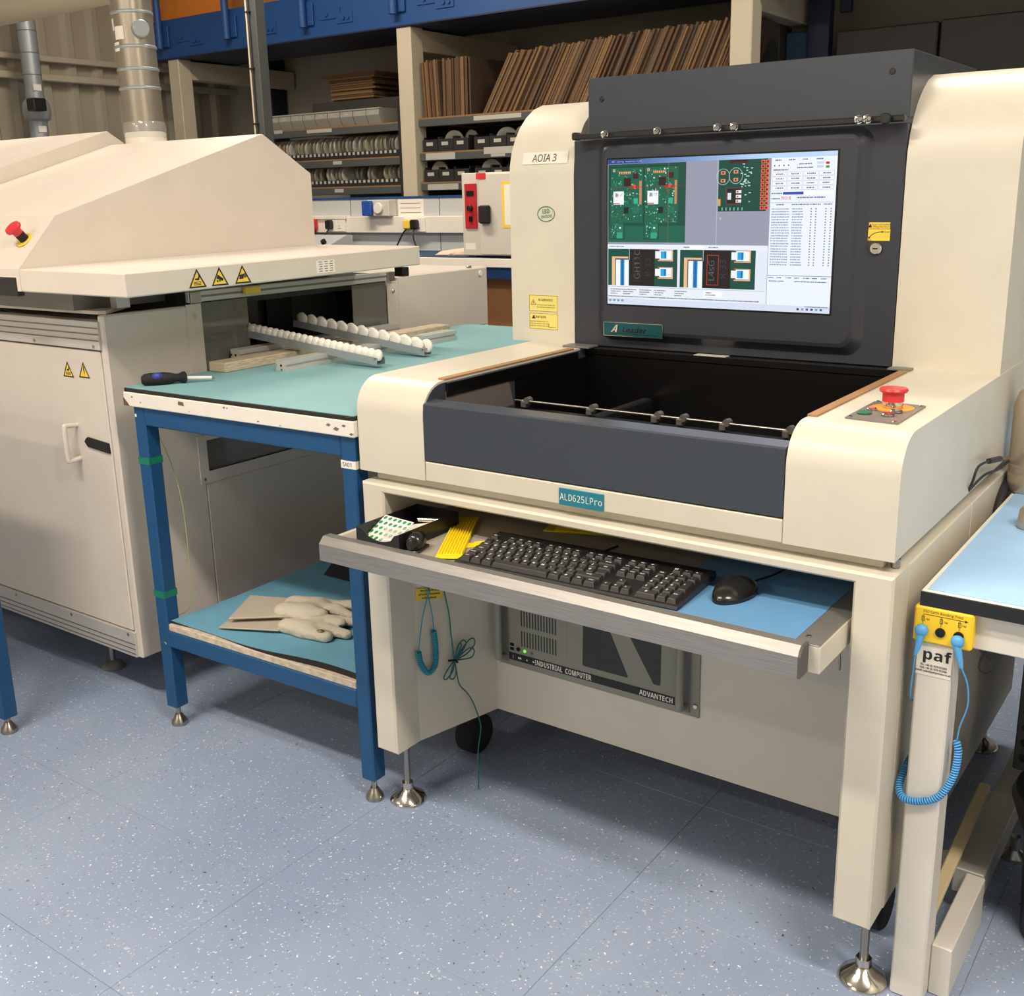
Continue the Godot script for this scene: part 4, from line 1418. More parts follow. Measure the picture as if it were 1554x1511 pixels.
func put_key(t: Node3D, cache: Dictionary, legends: MB, slope: Basis, w: float, d: float, x: float, z: float, s: String) -> void:
	var y := 0.0082 - z * 0.1 - 0.0003
	var id := "%.4f_%.4f" % [w, d]
	if not cache.has(id):
		cache[id] = key_mesh(w, d).mesh()
	var o := MeshInstance3D.new()
	o.name = "key"
	o.mesh = cache[id]
	o.set_surface_override_material(0, M.key_plastic)
	o.transform = Transform3D(slope, Vector3(x, y, z))
	t.add_child(o, true)
	if s:
		var h := 0.0056 if s.length() < 2 else 0.0034
		legends.text(s, h, Transform3D(slope * Basis(Vector3.RIGHT, -PI / 2), Vector3(x, y, z) + slope * Vector3(-0.002 if s.length() < 2 else 0.0, 0.0093, -0.002)), "Droid Sans", true)


# ------------------------------------------------------------ blue bench between the machines
func on_table(o: Node3D) -> Node3D:
	o.position = Vector3(-0.772, 0, 0.0197)
	o.rotation.y = 0.0268
	return o


func bench_foot(t: Node3D, x: float, z: float, top_y: float) -> void:
	var f := part(t, "foot", mb().lathe([Vector2(0, 0), Vector2(0.02, 0), Vector2(0.0215, 0.004), Vector2(0.02, 0.012), Vector2(0.013, 0.022), Vector2(0.009, 0.03), Vector2(0, 0.03)], 20, at(x, 0, z)), M.steel)
	part(f, "stud", mb().cyl(Vector3(x, 0.03, z), Vector3(x, top_y, z), 0.006, 12), M.steel)


func build_table() -> void:
	var t := thing("workbench", "blue steel workbench with worn white top edge between the oven and the inspection machine", "workbench")
	var legs := [[0.02, -0.01], [0.708, -0.01], [0.02, -1.37], [0.708, -1.37]]
	for k in 4:
		var q: Array = legs[k]
		var l := part(t, "leg", bx(q[0], 0.055, q[1] - 0.04, q[0] + 0.04, 0.865, q[1], 0.003), M.blue_paint)
		bench_foot(t, q[0] + 0.02, q[1] - 0.02, 0.06)
		if k == 0:
			for y in [0.727, 0.374]:
				part(l, "tape_band", bx(q[0] - 0.0008, y - 0.009, q[1] - 0.0408, q[0] + 0.0408, y + 0.009, q[1] + 0.0008, 0.0), M.tape_green, "green tape band")
			part(l, "bolt", bx(q[0] + 0.005, 0.838, q[1], q[0] + 0.011, 0.845, q[1] + 0.001, 0.0), M.label_white)
		if k == 1:
			var lb := part(l, "leg_label", bx(q[0] - 0.0006, 0.794, q[1] - 0.0406, q[0] + 0.0408, 0.811, q[1] + 0.0006, 0.0), M.label_white, "white label lettered SA01")
			part_join(lb, mb().text("SA01", 0.0092, at(q[0] + 0.0175, 0.8025, q[1] + 0.001), "Droid Sans", false, 0.95), M.ink_black, "leg_lettering")
	part(t, "top_rail", bx(0.06, 0.818, -0.05, 0.708, 0.865, -0.01, 0.003), M.blue_paint)
	part(t, "top_rail", bx(0.02, 0.818, -1.37, 0.06, 0.865, -0.05, 0.003), M.blue_paint)
	part(t, "top_rail", bx(0.708, 0.818, -1.37, 0.748, 0.865, -0.05, 0.003), M.blue_paint)
	part(t, "top_rail", bx(0.06, 0.818, -1.41, 0.708, 0.865, -1.37, 0.003), M.blue_paint)
	part(t, "lower_rail", bx(0.06, 0.232, -0.05, 0.708, 0.277, -0.01, 0.003), M.blue_paint)
	part(t, "lower_rail", bx(0.02, 0.232, -1.37, 0.06, 0.277, -0.05, 0.003), M.blue_paint)
	part(t, "lower_rail", bx(0.708, 0.232, -1.37, 0.748, 0.277, -0.05, 0.003), M.blue_paint)
	part(t, "lower_rail", bx(0.06, 0.232, -1.41, 0.708, 0.277, -1.37, 0.003), M.blue_paint)
	part(t, "bench_top", bx(0.0, 0.865, -1.42, 0.757, 0.9, 0.0, 0.002), M.white_edge)
	part(t, "worn_corner", mb().prism(pv([[0.0, 0.866], [0.022, 0.866], [0.016, 0.873], [0.004, 0.884], [0.0, 0.886]]), -0.002, 0.0008), M.ply_0, "chipped brown corner")
	part(t, "chip", mb().prism(pv([[0.205, 0.886], [0.226, 0.884], [0.224, 0.893], [0.207, 0.894]]), -0.002, 0.0006), M.ply_2, "chipped patch in the white edge")
	for q in [[0.03, 0.889, 0.008], [0.062, 0.878, 0.006], [0.36, 0.893, 0.009], [0.372, 0.893, 0.006], [0.47, 0.872, 0.007], [0.68, 0.886, 0.014], [0.70, 0.879, 0.018], [0.725, 0.888, 0.012], [0.745, 0.872, 0.012], [0.54, 0.87, 0.005], [0.24, 0.872, 0.004]]:
		part(t, "chip", mb().prism(pv([[q[0], q[1]], [q[0] + q[2] * 0.6, q[1] - q[2] * 0.2], [q[0] + q[2], q[1] + q[2] * 0.15], [q[0] + q[2] * 0.4, q[1] + q[2] * 0.3]]), -0.002, 0.0005), M.alu_dark)
	part(t, "shelf_board", bx(0.061, 0.277, -1.36, 0.707, 0.2955, -0.012, 0.002), M.board_edge)
	on_table(t)
	var m := thing("bench_mat", "blue-green anti-static mat covering the top of the blue workbench", "mat")
	part(m, "foam_backing", bx(0.002, 0.9, -1.418, 0.756, 0.9095, -0.002, 0.002), M.foam_black)
	part(m, "mat_surface", bx(0.0015, 0.9095, -1.4185, 0.7565, 0.9117, -0.004, 0.001), M.teal_mat)
	on_table(m)
	# shelf mat with a lifted front edge
	var s := thing("shelf_mat", "blue mat with a curled front edge on the lower shelf of the workbench", "mat")
	var top_m := mb()
	var under := mb()
	var nx := 16
	var nz := 12
	var h := func(i: int, j: int) -> Vector3:
		var k := i / float(nx)
		var q := j / float(nz)
		var x := lerpf(0.062, 0.706, k)
		var z := lerpf(-1.35, -0.016, q)
		if j == nz:
			z -= 0.006 * sin(k * 9.0) + 0.004
		var lift := 0.014 * pow(q, 10.0) * smoothstep(0.25, 0.85, k) + 0.006 * pow(q, 12.0) * smoothstep(0.12, 0.0, k)
		return Vector3(x, 0.2972 + lift, z)
	for i in nx:
		for j in nz:
			top_m.quad(h.call(i, j + 1), h.call(i + 1, j + 1), h.call(i + 1, j), h.call(i, j), Vector3.UP)
	for i in nx:
		var A: Vector3 = h.call(i, nz)
		var B: Vector3 = h.call(i + 1, nz)
		var d := Vector3(0, 0.0008, 0)
		under.quad(Vector3(A.x, 0.2956, A.z), Vector3(B.x, 0.2956, B.z), B - d, A - d, Vector3.BACK)
	under.add(bx(0.062, 0.2956, -1.35, 0.706, 0.2968, -0.05, 0.0))
	part(s, "mat_surface", top_m, M.shelf_mat)
	part(s, "foam_edge", under, M.foam_black, "dark foam edge")
	on_table(s)
	# screwdriver
	var sd := thing("screwdriver", "screwdriver with fat black and violet grip at the front left corner of the bench top", "screwdriver", Vector3(-0.7, 0.91, -0.06))
	var A := Vector3(-0.738, 0.926, -0.012)
	var B := Vector3(-0.676, 0.926, -0.1)
	var y := (B - A).normalized()
	var x := y.cross(Vector3.UP).normalized()
	var F := Transform3D(Basis(x, y, x.cross(y)), A)
	part(sd, "handle", mb().lathe([Vector2(0, 0), Vector2(0.009, 0.001), Vector2(0.0145, 0.008), Vector2(0.0163, 0.02), Vector2(0.0163, 0.055), Vector2(0.0145, 0.068), Vector2(0.0105, 0.082), Vector2(0.0105, 0.09), Vector2(0.0145, 0.099), Vector2(0.0145, 0.105), Vector2(0.008, 0.109), Vector2(0, 0.109)], 24, F), M.rubber)
	var gp := mb()
	gp.add(mb().ball(Vector3.ZERO, Vector3(0.0095, 0.0165, 0.0055)), Transform3D(Basis(y.cross(Vector3(0.3, 0.62, 0.72)).normalized(), y, y.cross(Vector3(0.3, 0.62, 0.72)).normalized().cross(y)), A + y * 0.039 + (Vector3(0.3, 0.62, 0.72) - y * y.dot(Vector3(0.3, 0.62, 0.72))).normalized() * 0.0128))
	part(sd, "grip_inlay", gp, M.grip_blue, "violet inlay on the grip")
	part(sd, "shaft", mb().cyl(A + y * 0.108 + Vector3(0, -0.002, 0), A + y * 0.168 + Vector3(0, -0.006, 0), 0.0045, 12), M.roller_white)
	part(sd, "tip", mb().cyl(A + y * 0.168 + Vector3(0, -0.006, 0), A + y * 0.175 + Vector3(0, -0.0065, 0), 0.0028, 8), M.alu_dark)
	# timber and extrusions that carry the roller tracks
	single("timber_batten", "pale timber batten lying on the bench mat along the oven exit", "batten", bx(-0.776, 0.9118, -1.19, -0.712, 0.937, -0.25, 0.002), M.wood_batten)
	profile_bar("aluminium_bar", "slotted aluminium bar lying under the two roller tracks, nearest the bench front", -0.622, -0.582, -1.06, -0.345, 0.9118, 0.94)
	profile_bar("aluminium_bar", "slotted aluminium bar behind the timber batten at the oven opening", -0.872, -0.832, -1.08, -0.405, 0.9118, 0.945)
	roller_track("nearer roller track with many small white wheels sloping onto the bench", -0.51, 23, 0.0138, 0.023, 0.968, 0.92)
	roller_track("farther roller track with larger white wheels sloping onto the bench", -0.72, 13, 0.0195, 0.0415, 0.972, 0.917)
	# gloves and pouch on the lower shelf
	glove("leather gauntlet glove with its cuff up, lying on top of the other on the shelf", 0)
	glove("leather gauntlet glove underneath, stained fingers toward the shelf front", 1)
	var pc := thing("dark_pouch", "dark grey pouch with a ragged top at the back of the lower shelf", "pouch", Vector3(-0.6, 0.3, -0.5))
	part(pc, "pouch_body", mb().prism_x(pv([[-0.47, 0.3], [-0.475, 0.303], [-0.52, 0.335], [-0.54, 0.34], [-0.58, 0.332], [-0.6, 0.3]]), -0.63, -0.5, 20.0), M.bin_black)
	part(pc, "crumpled_lining", mb().add(mb().ball(Vector3(-0.585, 0.34, -0.54), Vector3(0.022, 0.008, 0.014), 10)).add(mb().ball(Vector3(-0.55, 0.342, -0.545), Vector3(0.018, 0.007, 0.014), 10)), M.leather)
	# thin wire hanging down the left leg
	single("thin_wire", "thin pale green wire hanging down behind the left leg of the blue workbench", "wire", mb().tube(curve(v3([[-0.772, 0.89, -0.02], [-0.778, 0.86, -0.03], [-0.77, 0.82, -0.05], [-0.74, 0.7, -0.075], [-0.705, 0.6, -0.07], [-0.704, 0.45, -0.072], [-0.715, 0.32, -0.068], [-0.76, 0.285, -0.03], [-0.765, 0.25, -0.005], [-0.72, 0.24, 0.012]]), 6), 0.0012, 6), mat("wire_green", Color("a9b877"), 0.5))


func profile_bar(called: String, label: String, x0: float, x1: float, z0: float, z1: float, y0: float, y1: float) -> void:
	var t := thing(called, label, "bar", Vector3((x0 + x1) / 2, y0, (z0 + z1) / 2))
	var w := x1 - x0
	var h := y1 - y0
	var g := 0.0028
	var d := 0.005
	var xm := (x0 + x1) / 2
	var ym := (y0 + y1) / 2
	var p := [[x0, y0], [xm - g, y0], [xm - g, y0 + d], [xm + g, y0 + d], [xm + g, y0], [x1, y0], [x1, ym - g], [x1 - d, ym - g], [x1 - d, ym + g], [x1, ym + g], [x1, y1], [xm + g, y1], [xm + g, y1 - d], [xm - g, y1 - d], [xm - g, y1], [x0, y1], [x0, ym + g], [x0 + d, ym + g], [x0 + d, ym - g], [x0, ym - g]]
	part(t, "extrusion", mb().prism(pv(p), z0, z1, Transform3D.IDENTITY, 5.0), M.alu)
	part(t, "end_bore", mb().cyl(Vector3(xm, ym, z1), Vector3(xm, ym, z1 + 0.0006), 0.0035, 12), M.pit_black)


func roller_track(label: String, z: float, n: int, r: float, pitch: float, yb: float, yf: float) -> void:
	var t := thing("roller_track", label, "roller track", Vector3(-0.66, 0.93, z))
	var a := Vector3(-0.935, yb, z)
	var b := Vector3(-0.4 if z > -0.6 else -0.415, yf, z)
	var d := (b - a).normalized()
	var up := Vector3(-d.y, d.x, 0)
	var L := a.distance_to(b)
	var F := Transform3D(Basis(d, up, Vector3.BACK), a)
	part(t, "channel_side", mb().add(bx(0, 0, 0.0145, L, 0.02, 0.016, 0.0004), F), M.galvanised)
	part(t, "channel_side", mb().add(bx(0, 0, -0.016, L, 0.02, -0.0145, 0.0004), F), M.galvanised)
	part(t, "channel_base", mb().add(bx(0, 0, -0.0145, L, 0.0015, 0.0145, 0.0), F), M.galvanised)
	for k in n:
		for s in [-1.0, 1.0]:
			var u := 0.014 + k * pitch + (pitch * 0.5 if s > 0 else 0.0)
			if u > L - 0.004:
				continue
			var c := F * Vector3(u, 0.0235, s * 0.007)
			part(t, "wheel", mb().lathe([Vector2(0, -0.006), Vector2(r * 0.8, -0.006), Vector2(r, -0.003), Vector2(r, 0.003), Vector2(r * 0.8, 0.006), Vector2(0, 0.006)], 16, Transform3D(Basis(Vector3.RIGHT, PI / 2), c), 60.0), M.roller_white)
	part(t, "axle_end", mb().cyl(F * Vector3(L - 0.006, 0.0175, -0.018), F * Vector3(L - 0.006, 0.0175, 0.019), 0.0025, 10), M.steel)


# a smooth skin over capsules [a, b, ra, rb] (surface nets); heights squashed by squash
func skin(bones: Array, cell: float, blend: float, squash := 1.0, floor_y := -1e9) -> MB:
	var lo := Vector3.INF
	var hi := -Vector3.INF
	for b in bones:
		for e in 2:
			var r: float = b[2 + e] + cell * 2
			lo = lo.min(b[e] - Vector3(r, r, r))
			hi = hi.max(b[e] + Vector3(r, r, r))
	var n := Vector3i(((hi - lo) / cell).ceil()) + Vector3i.ONE
	var f := PackedFloat32Array()
	f.resize(n.x * n.y * n.z)
	for k in n.z:
		for j in n.y:
			for i in n.x:
				var p := lo + Vector3(i, j, k) * cell
				var s := 0.0
				for b in bones:
					var ab: Vector3 = b[1] - b[0]
					var t := clampf((p - b[0]).dot(ab) / maxf(ab.length_squared(), 1e-9), 0, 1)
					var q: Vector3 = p - b[0] - ab * t
					q.y /= squash
					s += exp(-(q.length() - lerpf(b[2], b[3], t)) / blend)
				var d := -blend * log(maxf(s, 1e-30))
				f[(k * n.y + j) * n.x + i] = maxf(d, floor_y - p.y)
	var verts := {}
	var o := MB.new()
	var at_ := func(i: int, j: int, k: int) -> float: return f[(k * n.y + j) * n.x + i]
	var grad := func(p: Vector3) -> Vector3:
		var g := ((p - lo) / cell).clamp(Vector3.ONE, Vector3(n) - Vector3.ONE * 2.5)
		var c := Vector3i(g.round())
		return Vector3(at_.call(c.x + 1, c.y, c.z) - at_.call(c.x - 1, c.y, c.z), at_.call(c.x, c.y + 1, c.z) - at_.call(c.x, c.y - 1, c.z), at_.call(c.x, c.y, c.z + 1) - at_.call(c.x, c.y, c.z - 1)).normalized()
	for k in n.z - 1:
		for j in n.y - 1:
			for i in n.x - 1:
				var sum := Vector3.ZERO
				var cnt := 0
				var vals := []
				for c in 8:
					vals.append(at_.call(i + (c & 1), j + ((c >> 1) & 1), k + (c >> 2)))
				var neg := 0
				for x in vals:
					if x < 0:
						neg += 1
				if neg == 0 or neg == 8:
					continue
				for c in 8:
					for ax in 3:
						if c & (1 << ax):
							continue
						var c2: int = c | (1 << ax)
						if (vals[c] < 0) != (vals[c2] < 0):
							var tt: float = vals[c] / (vals[c] - vals[c2])
							var p1 := Vector3(c & 1, (c >> 1) & 1, c >> 2)
							var p2 := Vector3(c2 & 1, (c2 >> 1) & 1, c2 >> 2)
							sum += p1.lerp(p2, tt)
							cnt += 1
				verts[Vector3i(i, j, k)] = lo + (Vector3(i, j, k) + sum / cnt) * cell
	for key in verts:
		var c: Vector3i = key
		for ax in 3:
			var u := (ax + 1) % 3
			var w := (ax + 2) % 3
			var e := c
			e[ax] += 1
			if e[ax] >= n[ax]:
				continue
			var A: float = at_.call(c.x, c.y, c.z)
			var B: float = at_.call(e.x, e.y, e.z)
			if (A < 0) == (B < 0):
				continue
			var c1 := c
			c1[u] -= 1
			var c2 := c
			c2[u] -= 1
			c2[w] -= 1
			var c3 := c
			c3[w] -= 1
			if not (verts.has(c1) and verts.has(c2) and verts.has(c3)):
				continue
			var q := [verts[c], verts[c1], verts[c2], verts[c3]]
			if A > B:
				q.reverse()
			var g := []
			for x in q:
				g.append(grad.call(x))
			o.tri(q[0], q[1], q[2], g[0], g[1], g[2])
			o.tri(q[0], q[2], q[3], g[0], g[2], g[3])
	return o


func glove(label: String, which: int) -> void:
	var y := 0.299
	if which == 0:
		var t := thing("work_glove", label, "glove", Vector3(-0.5, y, -0.2), "leather gauntlet gloves on the lower shelf")
		var cu := [Vector3(-0.555, y + 0.022, -0.062), Vector3(-0.438, y + 0.026, -0.142), Vector3(-0.488, y + 0.026, -0.253), Vector3(-0.638, y + 0.02, -0.205)]
		var b := mb()
		slab_of(b, cu, 0.006)
		part(t, "cuff", b, M.leather)
		var z := y + 0.03
		part(t, "hand", skin([[Vector3(-0.46, z, -0.165), Vector3(-0.40, z, -0.185), 0.028, 0.032], [Vector3(-0.475, z, -0.215), Vector3(-0.41, z, -0.235), 0.028, 0.03], [Vector3(-0.40, z + 0.004, -0.18), Vector3(-0.35, z + 0.008, -0.19), 0.02, 0.016], [Vector3(-0.41, z + 0.004, -0.22), Vector3(-0.345, z + 0.006, -0.235), 0.017, 0.015], [Vector3(-0.345, z + 0.006, -0.235), Vector3(-0.30, z - 0.004, -0.24), 0.015, 0.013], [Vector3(-0.42, z, -0.25), Vector3(-0.345, z, -0.285), 0.016, 0.014], [Vector3(-0.345, z, -0.285), Vector3(-0.30, z - 0.006, -0.29), 0.014, 0.012], [Vector3(-0.42, z + 0.004, -0.165), Vector3(-0.37, z - 0.002, -0.165), 0.017, 0.014]], 0.0055, 0.006, 0.72, y), M.glove_cream)
	else:
		var t := thing("work_glove", label, "glove", Vector3(-0.42, y, -0.1), "leather gauntlet gloves on the lower shelf")
		var b := mb()
		slab_of(b, [Vector3(-0.563, y + 0.006, -0.035), Vector3(-0.41, y + 0.01, -0.098), Vector3(-0.45, y + 0.012, -0.2), Vector3(-0.61, y + 0.006, -0.17)], 0.005)
		part(t, "cuff", b, M.leather)
		var z := y + 0.014
		part(t, "hand", skin([[Vector3(-0.41, z, -0.125), Vector3(-0.35, z, -0.135), 0.024, 0.028], [Vector3(-0.40, z, -0.16), Vector3(-0.35, z, -0.17), 0.022, 0.026], [Vector3(-0.35, z, -0.122), Vector3(-0.275, z, -0.128), 0.02, 0.017], [Vector3(-0.34, z, -0.16), Vector3(-0.245, z, -0.168), 0.018, 0.015], [Vector3(-0.35, z + 0.012, -0.19), Vector3(-0.29, z + 0.012, -0.195), 0.017, 0.014], [Vector3(-0.34, z, -0.22), Vector3(-0.24, z, -0.245), 0.017, 0.014]], 0.0055, 0.005, 0.75, y), M.glove_cream)
		part(t, "stain", mb().ball(Vector3(-0.29, z + 0.0135, -0.126), Vector3(0.012, 0.002, 0.008), 12), mat("stain_tan", Color("a98a5c"), 0.9), "tan stain on a finger")


func slab_of(b: MB, c: Array, th: float) -> void:
	# a soft slab over four corners, its edges rounded
	var u := Vector3(0, th, 0)
	var mid: Vector3 = (c[0] + c[1] + c[2] + c[3]) / 4.0
	var a := []
	var e := []
	for q in c:
		a.append((q as Vector3).lerp(mid, 0.025) + u * 0.5)
		e.append((q as Vector3).lerp(mid, 0.025) - u * 0.5)
	b.quad(a[0], a[1], a[2], a[3], Vector3.UP)
	b.quad(e[0], e[1], e[2], e[3], Vector3.DOWN)
	for i in 4:
		var j := (i + 1) % 4
		b.quad(c[i], c[j], a[j], a[i], c[i] - mid + Vector3.UP * 0.05)
		b.quad(e[i], e[j], c[j], c[i], c[i] - mid)


# ------------------------------------------------------------ reflow oven on the left
func build_oven() -> void:
	var t := thing("reflow_oven", "long cream reflow oven with a peaked hood and exit lid over the blue bench", "oven", Vector3(-1.9, 0, -0.85))
	var p: Material = M.oven_paint
	var xe := -0.896
	part(t, "front_corner", bx(-0.922, 0.138, -0.3, xe, 1.074, -0.031, 0.004), p)
	part(t, "lower_body", bx(-3.3, 0.138, -1.645, -0.93, 0.88, -0.05, 0.002), p)
	var em := mb()
	em.add(bx(-0.93, 0.138, -1.645, xe, 0.575, -0.3, 0.002)).add(bx(-0.93, 0.575, -0.3, xe, 0.705, -0.29, 0.0)).add(bx(-0.93, 0.705, -1.645, xe, 0.88, -0.3, 0.002)).add(bx(-0.93, 0.575, -1.645, xe, 0.705, -0.95, 0.0))
	part(t, "end_panel", em, p)
	part(t, "front_block", bx(-3.3, 0.88, -0.3, -0.922, 1.05, -0.05, 0.002), p)
	part(t, "rear_block", bx(-3.3, 0.88, -1.645, xe, 1.092, -1.145, 0.004), p)
	part(t, "tunnel_roof", bx(-3.3, 1.06, -1.145, -0.95, 1.1, -0.3, 0.0), M.black_plastic)
	part(t, "tunnel_lining", bx(-1.2, 0.88, -1.145, -1.18, 1.06, -0.3, 0.0), M.rack_grey)
	part(t, "tunnel_floor", bx(-1.48, 0.878, -1.145, -0.93, 0.884, -0.3, 0.0), M.pit_black)
	for z in [-0.302, -1.143]:
		part(t, "tunnel_side", bx(-1.48, 0.884, z - 0.002, -0.925, 1.06, z + 0.002, 0.0), M.black_plastic)
	# flanges with notched edges beside the opening
	for s in [[-0.285, -0.335], [-1.09, -1.145]]:
		var f := part(t, "flange", bx(xe, 0.885, s[1], xe + 0.003, 1.078, s[0], 0.001), p)
		part(f, "flange_screw", mb().cyl(Vector3(xe + 0.003, 1.045, (s[0] + s[1]) / 2), Vector3(xe + 0.007, 1.045, (s[0] + s[1]) / 2), 0.006, 14, 0.001), M.chrome)
	part(t, "smoked_panel", bx(-0.9, 0.89, -0.5, -0.897, 1.078, -0.335, 0.0), M.smoked_glass, "smoked clear panel at the front of the exit")
	part(t, "smoked_panel", bx(-0.9, 0.89, -1.09, -0.897, 1.078, -0.93, 0.0), M.smoked_glass, "smoked clear panel at the rear of the exit")
	part(t, "inner_plate", bx(-1.1, 0.89, -0.71, -1.095, 1.06, -0.62, 0.0), M.black_plastic)
	part(t, "inner_plate", bx(-1.15, 0.89, -0.9, -1.145, 1.06, -0.79, 0.0), M.black_plastic)
	part(t, "chain_guide", bx(-1.3, 0.94, -0.555, -0.92, 0.955, -0.545, 0.001), M.black_plastic)
	part(t, "chain_guide", bx(-1.3, 0.94, -0.765, -0.905, 0.96, -0.755, 0.001), M.black_plastic)
	part(t, "guide_post", mb().cyl(Vector3(-0.91, 0.93, -0.455), Vector3(-0.91, 0.985, -0.455), 0.007, 12, 0.002), M.roller_white)
	# rail above the opening
	var rl := part(t, "exit_rail", bx(-0.9, 1.082, -1.115, -0.885, 1.112, -0.29, 0.002), M.alu)
	part(rl, "rail_groove", bx(-0.8855, 1.094, -1.1, -0.8845, 1.1, -0.3, 0.0), M.alu_dark)
	for z in [-0.31, -1.1]:
		part(rl, "rail_bracket", bx(-0.886, 1.08, z - 0.018, -0.88, 1.11, z + 0.018, 0.001), M.steel)
	part(rl, "yellow_connector", mb().add(bx(-0.884, 1.09, -0.53, -0.866, 1.112, -0.475, 0.003)), M.warn_yellow)
	# front: door, extrusions, handle and latch
	var dr := part(t, "door", bx(-2.4, 0.2155, -0.05, -0.9235, 0.981, -0.029, 0.002), p)
	part(dr, "handle", mb().tube(curve(v3([[-1.068, 0.775, -0.029], [-1.068, 0.778, 0.0], [-1.068, 0.77, 0.008], [-1.068, 0.69, 0.008], [-1.068, 0.682, 0.0], [-1.068, 0.685, -0.029]]), 5), 0.0068, 12), p)
	part(dr, "latch", mb().prism(pv([[-1.028, 0.742], [-1.02, 0.748], [-0.928, 0.741], [-0.926, 0.714], [-1.022, 0.722], [-1.028, 0.728], [-1.034, 0.735]]), -0.029, -0.024), M.rubber)
	for k in 2:
		var q: Array = [[-1.075, 0.926], [-1.003, 0.929]][k]
		warning_sign(dr, at(q[0], q[1], -0.0285), 0.049, 2 if k == 0 else 5)
	for s in [[0.986, 1.058], [0.14, 0.213]]:
		var ex := part(t, "side_extrusion", bx(-3.3, s[0], -0.06, -0.913, s[1], -0.024, 0.001), M.alu)
		var up: bool = s[0] > 0.5
		for k in 3:
			var y: float = s[0] + 0.022 + k * 0.016 if up else s[0] + 0.008 + k * 0.014
			part(ex, "groove", bx(-3.3, y, -0.0245, -0.914, y + 0.0035, -0.0232, 0.0), M.alu_dark)
		var sy: float = s[0] + 0.009 if up else s[1] - 0.01
		for x in [-0.94, -1.21, -1.5]:
			part(ex, "rail_screw", mb().cyl(Vector3(x, sy, -0.024), Vector3(x, sy, -0.0225), 0.005, 12, 0.0005), M.steel)
	part(t, "sill", mb().prism_y(pv([[-3.3, 0.0], [-0.93, -0.04], [-0.915, -0.055], [-1.02, -0.2], [-3.3, -0.2]]), 1.0745, 1.083), p)
	part(t, "gap_frame", bx(-3.3, 1.083, -0.95, -1.0, 1.138, -0.02, 0.0), M.alu_dark)
	part(t, "lid_bracket", bx(-0.96, 1.083, -0.14, -0.93, 1.138, -0.1, 0.002), M.alu)
	part(t, "lid_hinge", bx(-0.71, 1.112, -0.955, -0.675, 1.14, -0.925, 0.002), M.black_plastic)
	# lid over the exit
	var lid := part(t, "exit_lid", mb().add(bx(-0.433, 0, -1.034, 0, 0.056, 0, 0.003), Transform3D(Basis(Vector3.RIGHT, 0.0097), Vector3(-0.627, 1.1373, 0.0797))), p)
	for k in 3:
		var z: float = [-0.122, -0.19, -0.263][k]
		warning_sign(lid, facing_x(-0.6268, 1.168, z), 0.053, [2, 3, 4][k])
	var rt := part(lid, "rating_label", bx(-0.627, 1.1515, -0.589, -0.6264, 1.185, -0.52, 0.0), M.label_white)
	var pr := mb()
	for i in 5:
		for j in 3:
			pr.add(bx(-0.6264, 1.1555 + i * 0.0062, -0.582 + j * 0.02, -0.6262, 1.1572 + i * 0.0062, -0.582 + j * 0.02 + [0.014, 0.01, 0.012][(i + j) % 3], 0.0))
	part_join(rt, pr, M.ink_black, "rating_print")
	# hoods
	var hp := [[0.0785, 1.138], [0.0785, 1.193], [-0.0383, 1.32], [-0.753, 1.5405], [-0.942, 1.4255], [-0.942, 1.138]]
	part(t, "hood", mb().prism_x(pv(hp), -1.83, -1.061, 1.0), p)
	var hq := []
	for q in hp:
		hq.append([q[0] + (0.0 if q[1] < 1.15 else 0.004), q[1] + (0.0 if q[1] < 1.15 else 0.045)])
	part(t, "hood", mb().prism_x(pv(hq), -3.3, -1.832, 1.0), p)
	part(t, "hood_recess", bx(-1.165, 1.125, 0.06, -1.078, 1.172, 0.081, 0.002), M.bin_black)
	var nrm := Vector3(0, 0.737, 0.676)
	var c := Vector3(-1.122, 1.262, 0.0155)
	var X := Vector3.RIGHT
	var F := Transform3D(Basis(X, nrm, X.cross(nrm)), c)
	var es := part(t, "emergency_stop", mb().lathe([Vector2(0, 0.022), Vector2(0.0125, 0.022), Vector2(0.0135, 0.034), Vector2(0.0205, 0.036), Vector2(0.022, 0.041), Vector2(0.02, 0.046), Vector2(0, 0.049)], 28, F), M.estop_red)
	part(es, "stop_collar", mb().lathe([Vector2(0, 0), Vector2(0.0125, 0), Vector2(0.0125, 0.022), Vector2(0, 0.022)], 24, F), M.rubber)
	part(es, "stop_ring", mb().lathe([Vector2(0, 0), Vector2(0.025, 0), Vector2(0.025, 0.0015), Vector2(0, 0.0015)], 32, F), M.warn_yellow)
	# small window low in the end panel
	var wn := part(t, "low_window", bx(-0.92, 0.575, -0.95, -0.915, 0.705, -0.29, 0.0), M.pit_black)
	var fr := mb()
	fr.add(bx(xe, 0.575, -0.95, xe + 0.002, 0.608, -0.28, 0.0)).add(bx(xe, 0.697, -0.95, xe + 0.002, 0.712, -0.28, 0.0)).add(bx(xe, 0.608, -0.31, xe + 0.002, 0.697, -0.28, 0.0)).add(bx(xe, 0.608, -0.95, xe + 0.002, 0.697, -0.92, 0.0))
	part(wn, "window_frame", fr, p)
	part(wn, "window_pane", bx(-0.905, 0.608, -0.92, -0.903, 0.697, -0.31, 0.0), M.smoked_glass)
	part(wn, "frame_screw", mb().cyl(Vector3(xe + 0.002, 0.588, -0.293), Vector3(xe + 0.004, 0.588, -0.293), 0.004, 12), M.steel)
